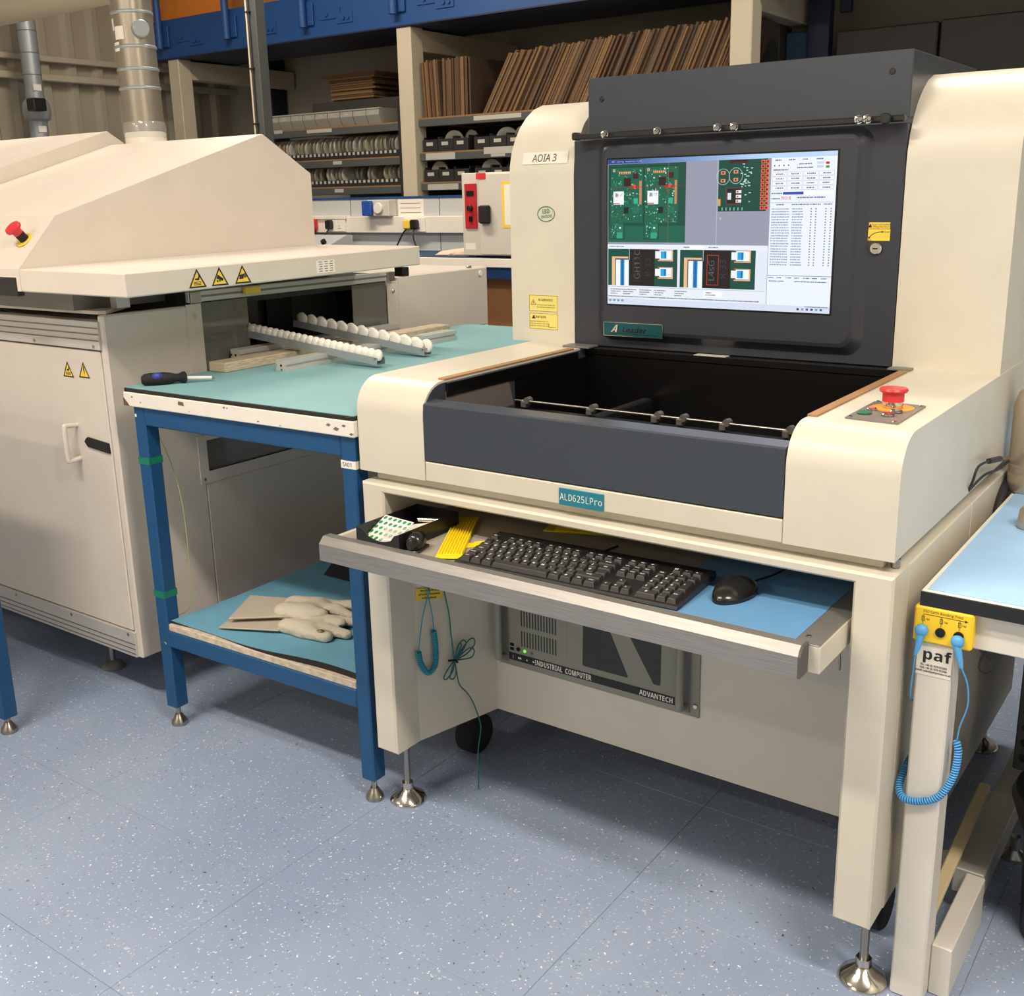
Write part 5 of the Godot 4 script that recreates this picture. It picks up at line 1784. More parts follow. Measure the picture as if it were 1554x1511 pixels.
	for q in [[-1.2, -0.13], [-1.0, -0.6], [-2.4, -0.13], [-1.0, -1.5]]:
		var f := part(t, "levelling_foot", mb().lathe([Vector2(0, 0), Vector2(0.034, 0), Vector2(0.035, 0.006), Vector2(0.028, 0.014), Vector2(0.012, 0.024), Vector2(0, 0.024)], 24, at(q[0], 0, q[1])), M.alu_dark)
		part(f, "stud", mb().cyl(Vector3(q[0], 0.02, q[1]), Vector3(q[0], 0.14, q[1]), 0.009, 12), M.steel)
	part(t, "rear_knob", mb().cyl(Vector3(xe, 1.07, -1.6), Vector3(xe + 0.005, 1.07, -1.6), 0.011, 18, 0.002), M.roller_white)
	part(t, "rear_stud", mb().cyl(Vector3(-0.915, 1.092, -1.56), Vector3(-0.915, 1.1, -1.56), 0.01, 14, 0.002), M.steel)


func warning_sign(parent: Node3D, t: Transform3D, s: float, how: int) -> void:
	var b := mb()
	b.flat(t * (Vector3(-0.5, -0.43, 0) * s), t * (Vector3(0.5, -0.43, 0) * s), t * (Vector3(0, 0.43, 0) * s), t.basis.z)
	part(parent, "warning_triangle", b, M.warn_yellow)
	var g := mb()
	warn_glyph(g, t.translated_local(Vector3(0, 0, 0.0004)), s * 1.0, how)
	part(parent, "warning_mark", g, M.ink_black)


# ------------------------------------------------------------ bench at the right edge
func build_right_bench() -> void:
	var t := thing("packing_bench", "white framed bench with a black front edge at the right of the picture", "workbench", Vector3(1.5, 0, -0.6))
	var w := mat("frame_white", Color("d9d5cc"), 0.45)
	part(t, "bench_top", bx(1.12, 0.717, -1.5, 2.3, 0.741, -0.069, 0.001), M.label_white)
	part(t, "edge_band", bx(1.1195, 0.7165, -0.069, 2.3, 0.7395, -0.066, 0.0008), M.black_plastic)
	for q in [[1.12, -0.126], [2.2, -0.126], [1.12, -1.45], [2.2, -1.45]]:
		part(t, "leg", bx(q[0], 0.0, q[1], q[0] + 0.054, 0.717, q[1] + 0.056, 0.003), w)
	part(t, "top_rail", bx(1.174, 0.655, -0.125, 2.2, 0.717, -0.085, 0.002), w)
	part(t, "top_rail", bx(1.122, 0.66, -1.4, 1.16, 0.717, -0.132, 0.002), w)
	part(t, "lower_rail", bx(1.1745, 0.0, -0.345, 1.208, 0.098, -0.105, 0.002), w)
	part(t, "lower_rail", bx(1.15, 0.048, -1.4, 1.205, 0.1, -0.347, 0.002), M.alu)
	part(t, "rail_foot", mb().lathe([Vector2(0, 0), Vector2(0.026, 0), Vector2(0.026, 0.008), Vector2(0.01, 0.02), Vector2(0.01, 0.05), Vector2(0, 0.05)], 20, at(1.215, 0, -0.6)), M.chrome)
	single("blue_mat", "pale sky-blue anti-static mat on the white bench at the right edge", "mat", bx(1.128, 0.741, -1.49, 2.29, 0.7435, -0.075, 0.0008), M.sky_mat)
	# earth bonding block with two plugs
	var b := thing("earth_block", "yellow earth bonding block screwed under the black bench edge", "earth block", Vector3(1.156, 0.68, -0.09))
	part(b, "block_body", bx(1.113, 0.657, -0.086, 1.2005, 0.7165, -0.064, 0.003), M.block_yellow)
	var pr := mb().text("ESD Earth Bonding Point", 0.0042, at(1.156, 0.7095, -0.0636), "Droid Sans", false, 0.92)
	pr.add(bx(1.127, 0.704, -0.0642, 1.188, 0.7047, -0.0636, 0.0))
	pr.flat(Vector3(1.188, 0.7066, -0.0637), Vector3(1.188, 0.702, -0.0637), Vector3(1.193, 0.7043, -0.0637), Vector3.BACK)
	for x in [1.127, 1.154, 1.181]:
		for e in [[x - 0.0022, 0.693, x - 0.0015, 0.701], [x + 0.0015, 0.693, x + 0.0022, 0.701], [x - 0.0022, 0.7003, x + 0.0022, 0.701], [x - 0.0022, 0.693, x + 0.0022, 0.6937], [x - 0.0003, 0.688, x + 0.0003, 0.704]]:
			pr.add(bx(e[0], e[1], -0.0642, e[2], e[3], -0.0636, 0.0))
		pr.text("1M", 0.003, at(x + 0.0065, 0.6965, -0.0636))
	part(b, "print", pr, M.ink_black)
	for x in [1.127, 1.154, 1.181]:
		part(b, "stud_socket", mb().lathe([Vector2(0, 0), Vector2(0.0075, 0), Vector2(0.0075, 0.003), Vector2(0.0045, 0.003), Vector2(0.004, 0.001), Vector2(0, 0.001)], 20, Transform3D(Basis(Vector3.RIGHT, PI / 2), Vector3(x, 0.679, -0.064))), M.pit_black)
	var lb := thing("makers_label", "cream label with bold black lettering on the white bench leg", "label", Vector3(1.147, 0.62, -0.076))
	part(lb, "label_face", bx(1.1205, 0.601, -0.0705, 1.1735, 0.655, -0.0692, 0.0), M.label_film)
	var tx := mb().text("paf", 0.0175, at(1.15, 0.6365, -0.0688), "Droid Sans", true, 1.15)
	part(lb, "lettering", tx, M.ink_black)
	var t2 := mb()
	for k in 3:
		t2.text(["TEL: +44 (0) 1670 822455", "FAX: +44 (0) 1670 822466", "Email: sales@pafsystems.co.uk"][k], 0.0034, at(1.147, 0.6185 - k * 0.0052, -0.0688), "Droid Sans", true, 0.74)
	part(lb, "small_print", t2, M.ink_black)
	plug_lead("blue earth plug on a thin lead in the left socket of the yellow block", Vector3(1.127, 0.6785, -0.06), [[1.124, 0.65, -0.056], [1.121, 0.637, -0.058], [1.1175, 0.6, -0.066], [1.115, 0.57, -0.072], [1.114, 0.545, -0.085], [1.113, 0.53, -0.14]], false)
	plug_lead("blue earth plug whose coiled cord wraps round the white bench leg", Vector3(1.181, 0.672, -0.06), [[1.187, 0.645, -0.058], [1.19, 0.63, -0.06], [1.199, 0.6, -0.07], [1.2, 0.56, -0.08], [1.19, 0.518, -0.088], [1.187, 0.49, -0.09]], true)
	single("black_cable_loop", "thin black cable looped below the white bench rail behind the yellow block", "cable", mb().tube(curve(v3([[1.2, 0.675, -0.1], [1.204, 0.65, -0.104], [1.222, 0.627, -0.11], [1.224, 0.612, -0.115], [1.212, 0.603, -0.12], [1.203, 0.612, -0.122], [1.21, 0.638, -0.12], [1.226, 0.648, -0.118], [1.232, 0.658, -0.118]]), 6), 0.0016, 8), M.cord_dark)
	single("steel_bottle", "tall pale metal bottle cut by the right edge on the blue mat", "bottle", mb().lathe([Vector2(0, 0.7436), Vector2(0.045, 0.7436), Vector2(0.048, 0.748), Vector2(0.048, 0.79), Vector2(0.0472, 0.792), Vector2(0.048, 0.794), Vector2(0.048, 0.798), Vector2(0.0472, 0.8), Vector2(0.048, 0.802), Vector2(0.048, 0.92), Vector2(0.04, 0.945), Vector2(0.03, 0.952), Vector2(0.03, 0.975), Vector2(0, 0.975)], 36, at(1.151, 0, -0.75)), M.bottle)
	single("metal_puck", "dull rounded metal object at the right edge of the blue mat", "tool", mb().lathe([Vector2(0, 0.7436), Vector2(0.03, 0.7436), Vector2(0.032, 0.747), Vector2(0.029, 0.775), Vector2(0.024, 0.782), Vector2(0, 0.782)], 28, at(1.206, 0, -0.485)), M.bottle)
	single("hose", "thick black hose curving down behind the blue mat", "hose", mb().tube(curve(v3([[1.14, 0.78, -0.98], [1.105, 0.775, -0.88], [1.105, 0.75, -0.73], [1.107, 0.70, -0.66], [1.108, 0.6, -0.64]]), 7), 0.009, 10), M.cord_dark)
	single("wooden_stick", "worn wooden stick leaning on the lower rail of the white bench", "stick", mb().add(bx(-0.011, 0, -0.006, 0.011, 0.41, 0.006, 0.003), Transform3D(Basis(Vector3(1, 0.02, 0), Vector3(-0.02, 0.12, -0.992), Vector3(0, 0.992, 0.12)).orthonormalized(), Vector3(1.152, 0.108, -0.17))), M.stick_wood)
	single("paper_scrap", "torn white paper scrap on the floor behind the white bench leg", "paper", mb().add(bx(-0.035, 0, -0.03, 0.035, 0.0015, 0.03, 0.0), Transform3D(Basis(Vector3.UP, 0.5), Vector3(1.12, 0.004, -0.52))), M.label_white)
	var bn := thing("waste_bin", "round black bin cut by the right edge beside the white bench", "bin", Vector3(1.375, 0, -0.4))
	part(bn, "bin_body", mb().lathe([Vector2(0, 0), Vector2(0.108, 0), Vector2(0.122, 0.25), Vector2(0.116, 0.25), Vector2(0.102, 0.01), Vector2(0, 0.01)], 40, at(1.375, 0, -0.4)), M.black_plastic)
	part(bn, "bin_rim", mb().lathe([Vector2(0.12, 0.222), Vector2(0.13, 0.226), Vector2(0.146, 0.275), Vector2(0.14, 0.29), Vector2(0.13, 0.285), Vector2(0.12, 0.25)], 40, at(1.375, 0, -0.4)), M.black_plastic)
	var pd := thing("drawer_unit", "grey steel unit with round holes hanging under the white bench", "drawer unit", Vector3(1.4, 0.17, -0.9))
	part(pd, "unit_body", bx(1.186, 0.17, -1.2, 1.62, 0.66, -0.652, 0.003), M.rack_grey)
	for k in 5:
		part(pd, "hole", mb().cyl(Vector3(1.204, 0.20 + k * 0.034, -0.652), Vector3(1.204, 0.20 + k * 0.034, -0.6512), 0.0085, 16), M.pit_black)


func plug_lead(label: String, c: Vector3, path: Array, coiled: bool) -> void:
	var t := thing("earth_plug", label, "plug", c)
	part(t, "plug_head", mb().lathe([Vector2(0, -0.004), Vector2(0.009, -0.003), Vector2(0.0102, 0.001), Vector2(0.009, 0.006), Vector2(0.004, 0.009), Vector2(0, 0.0093)], 24, Transform3D(Basis(Vector3.RIGHT, PI / 2), c), 60.0), M.strap_blue)
	var p := v3(path)
	part(t, "strain_relief", mb().tube([c + Vector3(0, -0.006, 0.002), p[0], p[1]], 0.0062, 12, false, 0.0026), M.strap_blue)
	part(t, "lead", mb().tube(curve(p.slice(1), 6), 0.0013, 8), M.strap_blue)
	if coiled:
		var co := curve(v3([[1.186, 0.492, -0.09], [1.192, 0.475, -0.084], [1.19, 0.438, -0.074], [1.174, 0.402, -0.064], [1.147, 0.384, -0.062], [1.12, 0.378, -0.066], [1.107, 0.386, -0.08], [1.106, 0.402, -0.1], [1.108, 0.415, -0.125], [1.112, 0.42, -0.145]]), 5)
		part(t, "coiled_cord", coil(co, 0.0048, 0.0018, 0.0042), M.strap_blue)


# ------------------------------------------------------------ background
func build_background() -> void:
	hanging_leads()
	# second bench: only its leg shows at the left edge
	var t := thing("blue_bench", "blue bench of which one leg shows at the left edge of the picture", "workbench", Vector3(-1.5, 0, 0.5))
	part(t, "leg", bx(-1.098, 0.045, 0.25, -1.058, 0.86, 0.29, 0.003), M.blue_paint)
	bench_foot(t, -1.078, 0.27, 0.05)
	part(t, "leg", bx(-2.0, 0.045, 0.25, -1.96, 0.86, 0.29, 0.003), M.blue_paint)
	bench_foot(t, -1.98, 0.27, 0.05)
	part(t, "leg", bx(-1.098, 0.045, 1.75, -1.058, 0.86, 1.79, 0.003), M.blue_paint)
	bench_foot(t, -1.078, 1.77, 0.05)
	part(t, "leg", bx(-2.0, 0.045, 1.75, -1.96, 0.86, 1.79, 0.003), M.blue_paint)
	bench_foot(t, -1.98, 1.77, 0.05)
	part(t, "bench_top", bx(-2.02, 0.86, 0.24, -1.056, 0.895, 1.8, 0.002), M.white_edge)
	build_ducts()
	build_rack()
	build_back_bench()
	build_far_right()


func hanging_leads() -> void:
	var t := thing("wrist_strap_lead", "coiled blue wrist strap lead hanging inside the machine frame under the drawer", "lead", Vector3(0.08, 0.5, -0.1))
	part(t, "strand", mb().tube(curve(v3([[0.079, 0.535, -0.11], [0.078, 0.501, -0.104], [0.074, 0.452, -0.088], [0.0715, 0.378, -0.073]]), 5), 0.0013, 6), M.strap_teal)
	part(t, "strand", mb().tube(curve(v3([[0.079, 0.535, -0.112], [0.0785, 0.499, -0.106], [0.081, 0.467, -0.112], [0.082, 0.415, -0.116]]), 5), 0.0013, 6), M.strap_teal)
	part(t, "knot", mb().ball(Vector3(0.0795, 0.512, -0.107), Vector3(0.004, 0.007, 0.004), 10), M.strap_teal)
	part(t, "coiled_cord", coil(curve(v3([[0.0715, 0.38, -0.073], [0.0725, 0.353, -0.077], [0.0745, 0.331, -0.087], [0.078, 0.321, -0.098], [0.081, 0.327, -0.111], [0.0825, 0.347, -0.118], [0.0825, 0.387, -0.118], [0.0815, 0.417, -0.115]]), 5), 0.005, 0.0019, 0.0042), M.strap_teal)
	var c := thing("tied_cord", "dark teal cord with a tied bundle hanging beside the blue coiled lead", "cord", Vector3(0.095, 0.4, -0.16))
	part(c, "strand", mb().tube(curve(v3([[0.089, 0.54, -0.145], [0.089, 0.502, -0.148], [0.092, 0.446, -0.158], [0.093, 0.397, -0.161], [0.094, 0.356, -0.165], [0.095, 0.331, -0.167], [0.096, 0.301, -0.172], [0.098, 0.265, -0.179], [0.103, 0.238, -0.199], [0.106, 0.213, -0.213], [0.112, 0.179, -0.223], [0.12, 0.142, -0.225], [0.13, 0.1, -0.2], [0.132, 0.06, -0.196], [0.135, 0.004, -0.19]]), 5), 0.0016, 7), M.cord_teal)
	for q in [[[0.0955, 0.329, -0.167], [0.1, 0.362, -0.178], [0.104, 0.372, -0.19], [0.104, 0.36, -0.2], [0.1, 0.34, -0.186]], [[0.0955, 0.329, -0.168], [0.104, 0.362, -0.205], [0.109, 0.366, -0.222], [0.11, 0.35, -0.223], [0.104, 0.334, -0.2]], [[0.0955, 0.328, -0.169], [0.106, 0.346, -0.208], [0.11, 0.336, -0.222], [0.108, 0.322, -0.213], [0.1, 0.325, -0.186]], [[0.095, 0.328, -0.166], [0.091, 0.312, -0.146], [0.089, 0.297, -0.135], [0.09, 0.29, -0.143], [0.094, 0.305, -0.162]], [[0.0955, 0.328, -0.167], [0.094, 0.305, -0.156], [0.093, 0.29, -0.152], [0.0955, 0.286, -0.163], [0.097, 0.303, -0.17]], [[0.096, 0.328, -0.168], [0.098, 0.35, -0.172], [0.1, 0.366, -0.18], [0.1, 0.36, -0.188], [0.098, 0.342, -0.178]]]:
		var lp := curve(v3(q + [q[0]]), 6)
		part(c, "cord_loop", mb().tube(lp, 0.0016, 7), M.cord_teal)
	part(c, "tie", mb().tube(v3([[0.0925, 0.334, -0.15], [0.0965, 0.329, -0.168], [0.099, 0.322, -0.174]]), 0.0026, 8), M.rubber)


func build_ducts() -> void:
	# clear spiral extraction duct above the oven
	var d := thing("extraction_duct", "ribbed silver extraction duct rising from the oven roof with taped joints", "duct", Vector3(-1.962, 1.56, -1.0))
	var top_p := Vector3(-2.0, 3.6, -1.0)
	var bot := Vector3(-1.962, 1.5, -1.0)
	var y := (top_p - bot).normalized()
	var x := y.cross(Vector3.BACK).normalized()
	var F := Transform3D(Basis(x, y, x.cross(y)), bot)
	part(d, "collar", mb().lathe([Vector2(0, 0), Vector2(0.073, 0), Vector2(0.073, 0.09), Vector2(0.07, 0.095), Vector2(0, 0.095)], 36, F), M.trunk_white, "white collar")
	part(d, "pipe", mb().lathe([Vector2(0.07, 0.09), Vector2(0.07, 1.7), Vector2(0.0, 1.7)], 36, F), M.duct_metal)
	part(d, "film_wrap", mb().lathe([Vector2(0.0735, 0.075), Vector2(0.075, 0.08), Vector2(0.076, 0.115), Vector2(0.0725, 0.13)], 36, F), M.film_wrap, "clear film wrapped round the joint")
	for h in [0.245, 0.31, 0.385, 0.50]:
		part(d, "duct_rib", mb().lathe([Vector2(0.07, h - 0.006), Vector2(0.0735, h - 0.003), Vector2(0.0735, h + 0.003), Vector2(0.07, h + 0.006)], 36, F, 20.0), M.galvanised)
	part(d, "joint_clamp", mb().lathe([Vector2(0.07, 0.575), Vector2(0.081, 0.58), Vector2(0.083, 0.588), Vector2(0.081, 0.596), Vector2(0.07, 0.60)], 36, F, 30.0), M.galvanised)
	part(d, "side_port", mb().cyl(F * Vector3(0.06, 0.44, 0.02), F * Vector3(0.088, 0.44, 0.03), 0.03, 24, 0.004), M.galvanised)
	for q in [[1.78, 0.46, 0.04], [1.15, 0.43, 0.044], [1.5, 0.385, 0.03]]:
		var lb := mb()
		var n := 5
		for i in n:
			var a0: float = q[0] + i * 0.12
			var a1: float = a0 + 0.12
			var r := 0.0709
			lb.quad(F * Vector3(r * cos(a1), q[1] - q[2] / 2, r * sin(a1)), F * Vector3(r * cos(a0), q[1] - q[2] / 2, r * sin(a0)), F * Vector3(r * cos(a0), q[1] + q[2] / 2, r * sin(a0)), F * Vector3(r * cos(a1), q[1] + q[2] / 2, r * sin(a1)), F.basis.x * cos(a0) + F.basis.z * sin(a0))
		part(d, "duct_label", lb, M.label_white, "pale paper label on the duct")
	# grey pipe with a damper near the left wall
	var g := thing("grey_pipe", "grey vertical pipe with a damper box by the corrugated wall", "pipe", Vector3(-4.6, 0, -2.2))
	part(g, "pipe_run", mb().cyl(Vector3(-4.6, 0.0, -2.2), Vector3(-4.6, 3.7, -2.2), 0.052, 24), M.galvanised)
	part(g, "damper", mb().lathe([Vector2(0.05, 1.82), Vector2(0.072, 1.835), Vector2(0.078, 1.86), Vector2(0.078, 1.9), Vector2(0.072, 1.93), Vector2(0.05, 1.95)], 28, at(-4.6, 0, -2.2)), M.galvanised)
	part(g, "actuator", bx(-4.52, 1.87, -2.17, -4.44, 1.94, -2.09, 0.006), M.black_plastic)
	for h in [1.76, 1.99]:
		part(g, "pipe_label", bx(-4.551, h, -2.215, -4.546, h + 0.035, -2.165, 0.002), M.label_white)
	for h in [2.08, 2.2, 2.32]:
		part(g, "pipe_joint", mb().lathe([Vector2(0.052, h - 0.003), Vector2(0.0535, h), Vector2(0.052, h + 0.003)], 24, at(-4.6, 0, -2.2)), M.alu_dark)
	single("overhead_duct", "pale overhead duct crossing the top left corner of the picture", "duct", mb().cyl(Vector3(-5.0, 2.24, -1.3), Vector3(-1.9, 2.24, -1.3), 0.11, 28), M.post_cream)
	single("blue_pole", "thin blue pole at the far left against the corrugated wall", "pole", mb().cyl(Vector3(-4.4, 0, -1.75), Vector3(-4.4, 3.7, -1.75), 0.018, 14), M.blue_paint)
	# service post with cables behind the oven
	var s := thing("service_post", "dark service post carrying pale cables behind the oven hood", "post", Vector3(-2.6, 0, -2.15))
	part(s, "post", bx(-2.635, 0, -2.185, -2.575, 3.7, -2.125, 0.003), M.rack_grey)
	for k in 2:
		part(s, "cable", mb().cyl(Vector3(-2.632 + k * 0.014, 0.5, -2.119), Vector3(-2.632 + k * 0.014, 3.7, -2.119), 0.005, 8), M.post_cream if k == 0 else M.cord_dark)
	for h in [1.7, 1.95, 2.2]:
		part(s, "cable_tie", bx(-2.64, h, -2.126, -2.605, h + 0.006, -2.112, 0.001), M.rubber)


func build_rack() -> void:
	# mezzanine edge: deck, beam, stanchions and joint plates
	struct("trim_3", bx(-4.95, 2.39, -4.0, 3.95, 2.435, -3.06, 0.0), M.navy_paint, "dark mezzanine deck above the racks")
	var b := thing("mezzanine_beam", "long blue mezzanine beam with bolted joint plates above the racks", "beam", Vector3(-1, 2.21, -3.0))
	part(b, "web", bx(-4.53, 2.215, -3.04, 3.9, 2.44, -3.0, 0.002), M.beam_blue)
	part(b, "lower_flange", bx(-4.53, 2.2085, -3.5, 3.9, 2.216, -2.99, 0.001), M.navy_paint)
	for x in [-4.15, -3.5, -2.9, -2.2, -1.3]:
		part(b, "joint_plate", mb().prism(pv([[x - 0.12, 2.30], [x, 2.30], [x, 2.27], [x + 0.12, 2.27], [x + 0.12, 2.325], [x + 0.03, 2.325], [x + 0.03, 2.355], [x - 0.12, 2.355]]), -3.0, -2.994), M.beam_blue)
		for q in [[-0.07, 2.325], [0.055, 2.295], [0.09, 2.295]]:
			part(b, "bolt", mb().cyl(Vector3(x + q[0], q[1], -2.994), Vector3(x + q[0], q[1], -2.986), 0.012, 6), M.beam_blue)
	var nth := 0
	for x in [-4.40, -3.77, -3.13, -2.46]:
		nth += 1
		var p := thing("guard_stanchion", "blue guard-rail stanchion, %s from the left on the mezzanine beam" % ordinal(nth), "stanchion", Vector3(x, 2.27, -2.97), "guard-rail stanchions on the mezzanine beam")
		part(p, "tube", mb().cyl(Vector3(x, 2.27, -2.965), Vector3(x, 3.3, -2.965), 0.022, 16), M.beam_blue)
		part(p, "foot_plate", bx(x + 0.0, 2.28, -2.994, x + 0.06, 2.40, -2.985, 0.002), M.beam_blue)
	var names := ["cream post below the left end of the mezzanine beam", "cream post between the reel rack and the black bins", "cream post behind the hood of the inspection machine"]
	for k in 3:
		var x: float = [-4.335, -2.427, -0.525][k]
		var p := thing("support_post", names[k], "post", Vector3(x, 0, -3.05))
		part(p, "post", bx(x - 0.05, 0, -3.1, x + 0.05, 2.208, -3.0, 0.004), M.post_cream)
		part(p, "cross_beam", bx(x - 0.045, 2.09, -3.98, x + 0.045, 2.2, -3.1, 0.003), M.post_cream)
	single("dark_column", "dark blue column against the back wall left of the lying board stack", "column", bx(-4.53, 0, -3.99, -4.39, 2.385, -3.85, 0.003), M.navy_paint)
	# racking: uprights and shelves
	var r := thing("reel_rack", "dark grey shelf rack holding component reels left of the middle post", "rack", Vector3(-3.0, 1.34, -3.3))
	for y in [1.5225, 1.37, 1.70]:
		part(r, "shelf_board", bx(-3.62, y + 0.034, -3.75, -2.515, y + 0.0415, -3.032, 0.0), M.rack_wood)
		part(r, "shelf_beam", bx(-3.62, y - 0.004, -3.07, -2.515, y + 0.034, -3.03, 0.002), M.rack_grey)
	part(r, "upright", bx(-2.512, 0.9, -3.1, -2.482, 1.86, -3.02, 0.002), M.bin_black)
	part(r, "upright", bx(-3.65, 0.9, -3.1, -3.62, 1.86, -3.02, 0.002), M.bin_black)
	for q in [[-3.12, 1.725, 0.2], [-3.46, 1.735, 0.07], [-2.99, 1.545, 0.07], [-2.99, 1.39, 0.07]]:
		part(r, "shelf_label", bx(q[0] - q[2] / 2, q[1] - 0.011, -3.03, q[0] + q[2] / 2, q[1] + 0.008, -3.0285, 0.0), M.label_shaded)
	var r2 := thing("bin_rack", "dark grey shelf rack holding black bins and upright boards right of the middle post", "rack", Vector3(-1.4, 1.34, -3.3))
	for y in [1.535, 1.38, 1.71]:
		part(r2, "shelf_board", bx(-2.37, y + 0.034, -3.75, -0.58, y + 0.0415, -3.032, 0.0), M.rack_wood)
		part(r2, "shelf_beam", bx(-2.37, y - 0.004, -3.07, -0.58, y + 0.034, -3.03, 0.002), M.rack_grey)
	for q in [[-2.23, 1.552, 0.2, 0.034], [-1.83, 1.568, 0.22, 0.034], [-1.85, 1.545, 0.09, 0.015], [-2.22, 1.395, 0.21, 0.03], [-1.85, 1.73, 0.3, 0.022]]:
		part(r2, "shelf_label", bx(q[0] - q[2] / 2, q[1] - q[3] / 2, -3.03, q[0] + q[2] / 2, q[1] + q[3] / 2, -3.0285, 0.0), M.label_shaded)
	single("shelf_backing", "dark sheet closing the rear of the lower rack shelves", "panel", bx(-3.62, 1.35, -3.79, 0.2, 1.74, -3.77, 0.0), M.bin_black)
	# grey open-front bins on the top shelf
	var gb := thing("storage_bin", "grey open-front bin, first from the left in the row on the top shelf", "bin", Vector3.ZERO, "grey bins on the top rack shelf")
	part(gb, "bin_body", mb().prism_x(pv([[0.0, 0.0], [0.022, 0.045], [0.016, 0.08], [-0.02, 0.082], [-0.16, 0.085], [-0.17, 0.0]]), -0.047, 0.047, 5.0), M.bin_grey)
	part(gb, "bin_lip", bx(-0.049, 0.074, -0.01, 0.049, 0.083, 0.021, 0.002), M.bin_grey)
	part(gb, "label_card", mb().add(bx(-0.02, -0.012, 0, 0.02, 0.01, 0.001, 0.0), Transform3D(Basis(Vector3.RIGHT, 0.2), Vector3(0, 0.058, 0.0215))), M.label_shaded)
	gb.position = Vector3(-3.5, 1.7425, -3.05)
	for k in range(1, 9):
		copy(gb, "storage_bin", Vector3(-3.5 + k * 0.1, 1.7425, -3.05), 0.0, "grey open-front bin, %s from the left in the row on the top shelf" % ordinal(k + 1))
	single("long_crate", "long dark crate behind the grey bins carrying the lying boards", "crate", bx(-3.4, 1.7425, -3.75, -2.53, 1.898, -3.26, 0.004), M.crate_dark)
	# stack of lying boards
	for k in 13:
		var w := 0.34 + rng.randf_range(-0.02, 0.02)
		if k > 9:
			w += 0.09 * (k - 9) / 3.0
		var x0 := -3.27 + rng.randf_range(-0.012, 0.012) - (0.09 * (k - 9) / 3.0 if k > 9 else 0.0)
		single("stacked_board", "thin brown board, %s from the bottom of the flat pile" % ordinal(k + 1), "board", bx(x0, 1.8985 + k * 0.0123, -3.72, x0 + w, 1.8985 + k * 0.0123 + 0.0112, -3.3 + rng.randf_range(-0.012, 0.012), 0.001), M["ply_%d" % [0, 2, 1, 0, 4][rng.randi() % 5]], "boards in the flat pile")
	# boards standing upright
	var bm := []
	for k in 5:
		bm.append(bx(-0.0048 - 0.0003 * k, 0, -0.32, 0.0048 + 0.0003 * k, 0.277 + k * 0.003, 0, 0.0006).mesh())
	var x := -2.345
	var nb := 0
	while x < -2.045:
		nb += 1
		stand_board(bm, "upright_board", "thin brown board, %s from the middle post in the upright row" % ordinal(nb), "upright boards beside the post", x, 0.05 if x < -2.22 else -0.01)
		x += 0.0125
	stand_board(bm, "upright_board", "last board of the upright row, its broad dark side showing", "", -2.033, 0.0)
	x = -1.955
	nb = 0
	while x < -0.66:
		nb += 1
		stand_board(bm, "leaning_board", "thin brown board, %s from the left in the long leaning row" % ordinal(nb), "leaning boards in the long row", x, -0.56 + 0.12 * (x + 1.955), 1.16 + 0.05 * (x + 1.955))
		x += 0.0142
	# reels in their holders
	var pale := []
	for k in 2:
		var o := MeshInstance3D.new()
		pale.append(mb().lathe([Vector2(0, -0.004), Vector2(0.02, -0.004), Vector2(0.022, -0.0055), Vector2(0.056, -0.0055), Vector2(0.057, -0.0045), Vector2(0.057, -0.0035), Vector2(0.044, -0.0033), Vector2(0.044, 0.0033), Vector2(0.057, 0.0035), Vector2(0.057, 0.0045), Vector2(0.056, 0.0055), Vector2(0.022, 0.0055), Vector2(0.02, 0.004), Vector2(0, 0.004)], 26, Transform3D(Basis(Vector3.BACK, PI / 2), Vector3.ZERO)).mesh())
		o.free()
	for row in 2:
		var y: float = [1.5655, 1.4125][row]
		var h := thing("reel_holder", ["long black slotted holder with white tabs on the upper reel shelf", "long black slotted holder with white tabs on the lower reel shelf"][row], "reel holder", Vector3(-3.0, y, -3.1))
		part(h, "holder_front", bx(-3.58, y, -3.052, -2.53, y + 0.034, -3.042, 0.001), M.bin_black)
		part(h, "holder_base", bx(-3.58, y, -3.18, -2.53, y + 0.006, -3.052, 0.0), M.bin_black)
		for k in 30:
			var lx := -3.56 + k * 0.0345
			part(h, "tab_label", bx(lx - 0.0085, y + 0.017, -3.042, lx + 0.0085, y + 0.032, -3.0412, 0.0), M.label_shaded)
		var seen_right := 33 if row == 0 else 27
		for k in 32:
			if row == 1 and k in [13, 19, 20, 23, 26, 27]:
				continue
			seen_right -= 1
			var rx := -3.56 + k * 0.0325 + rng.randf_range(-0.005, 0.005)
			var o := MeshInstance3D.new()
			top(o, "component_reel")
			o.mesh = pale[0]
			o.set_surface_override_material(0, [M.reel_pale, M.reel_clear, M.reel_white, M.reel_pale][rng.randi() % 4])
			o.position = Vector3(rx, y + 0.065, -3.112)
			o.rotation = Vector3(0, rng.randf_range(-0.25, 0.15), rng.randf_range(-0.12, 0.12))
			tag(o, "pale component reel, %s from the right in the %s slotted holder" % [ordinal(seen_right), ["upper", "lower"][row]], "reel", ["reels in the upper holder", "reels in the lower holder"][row])
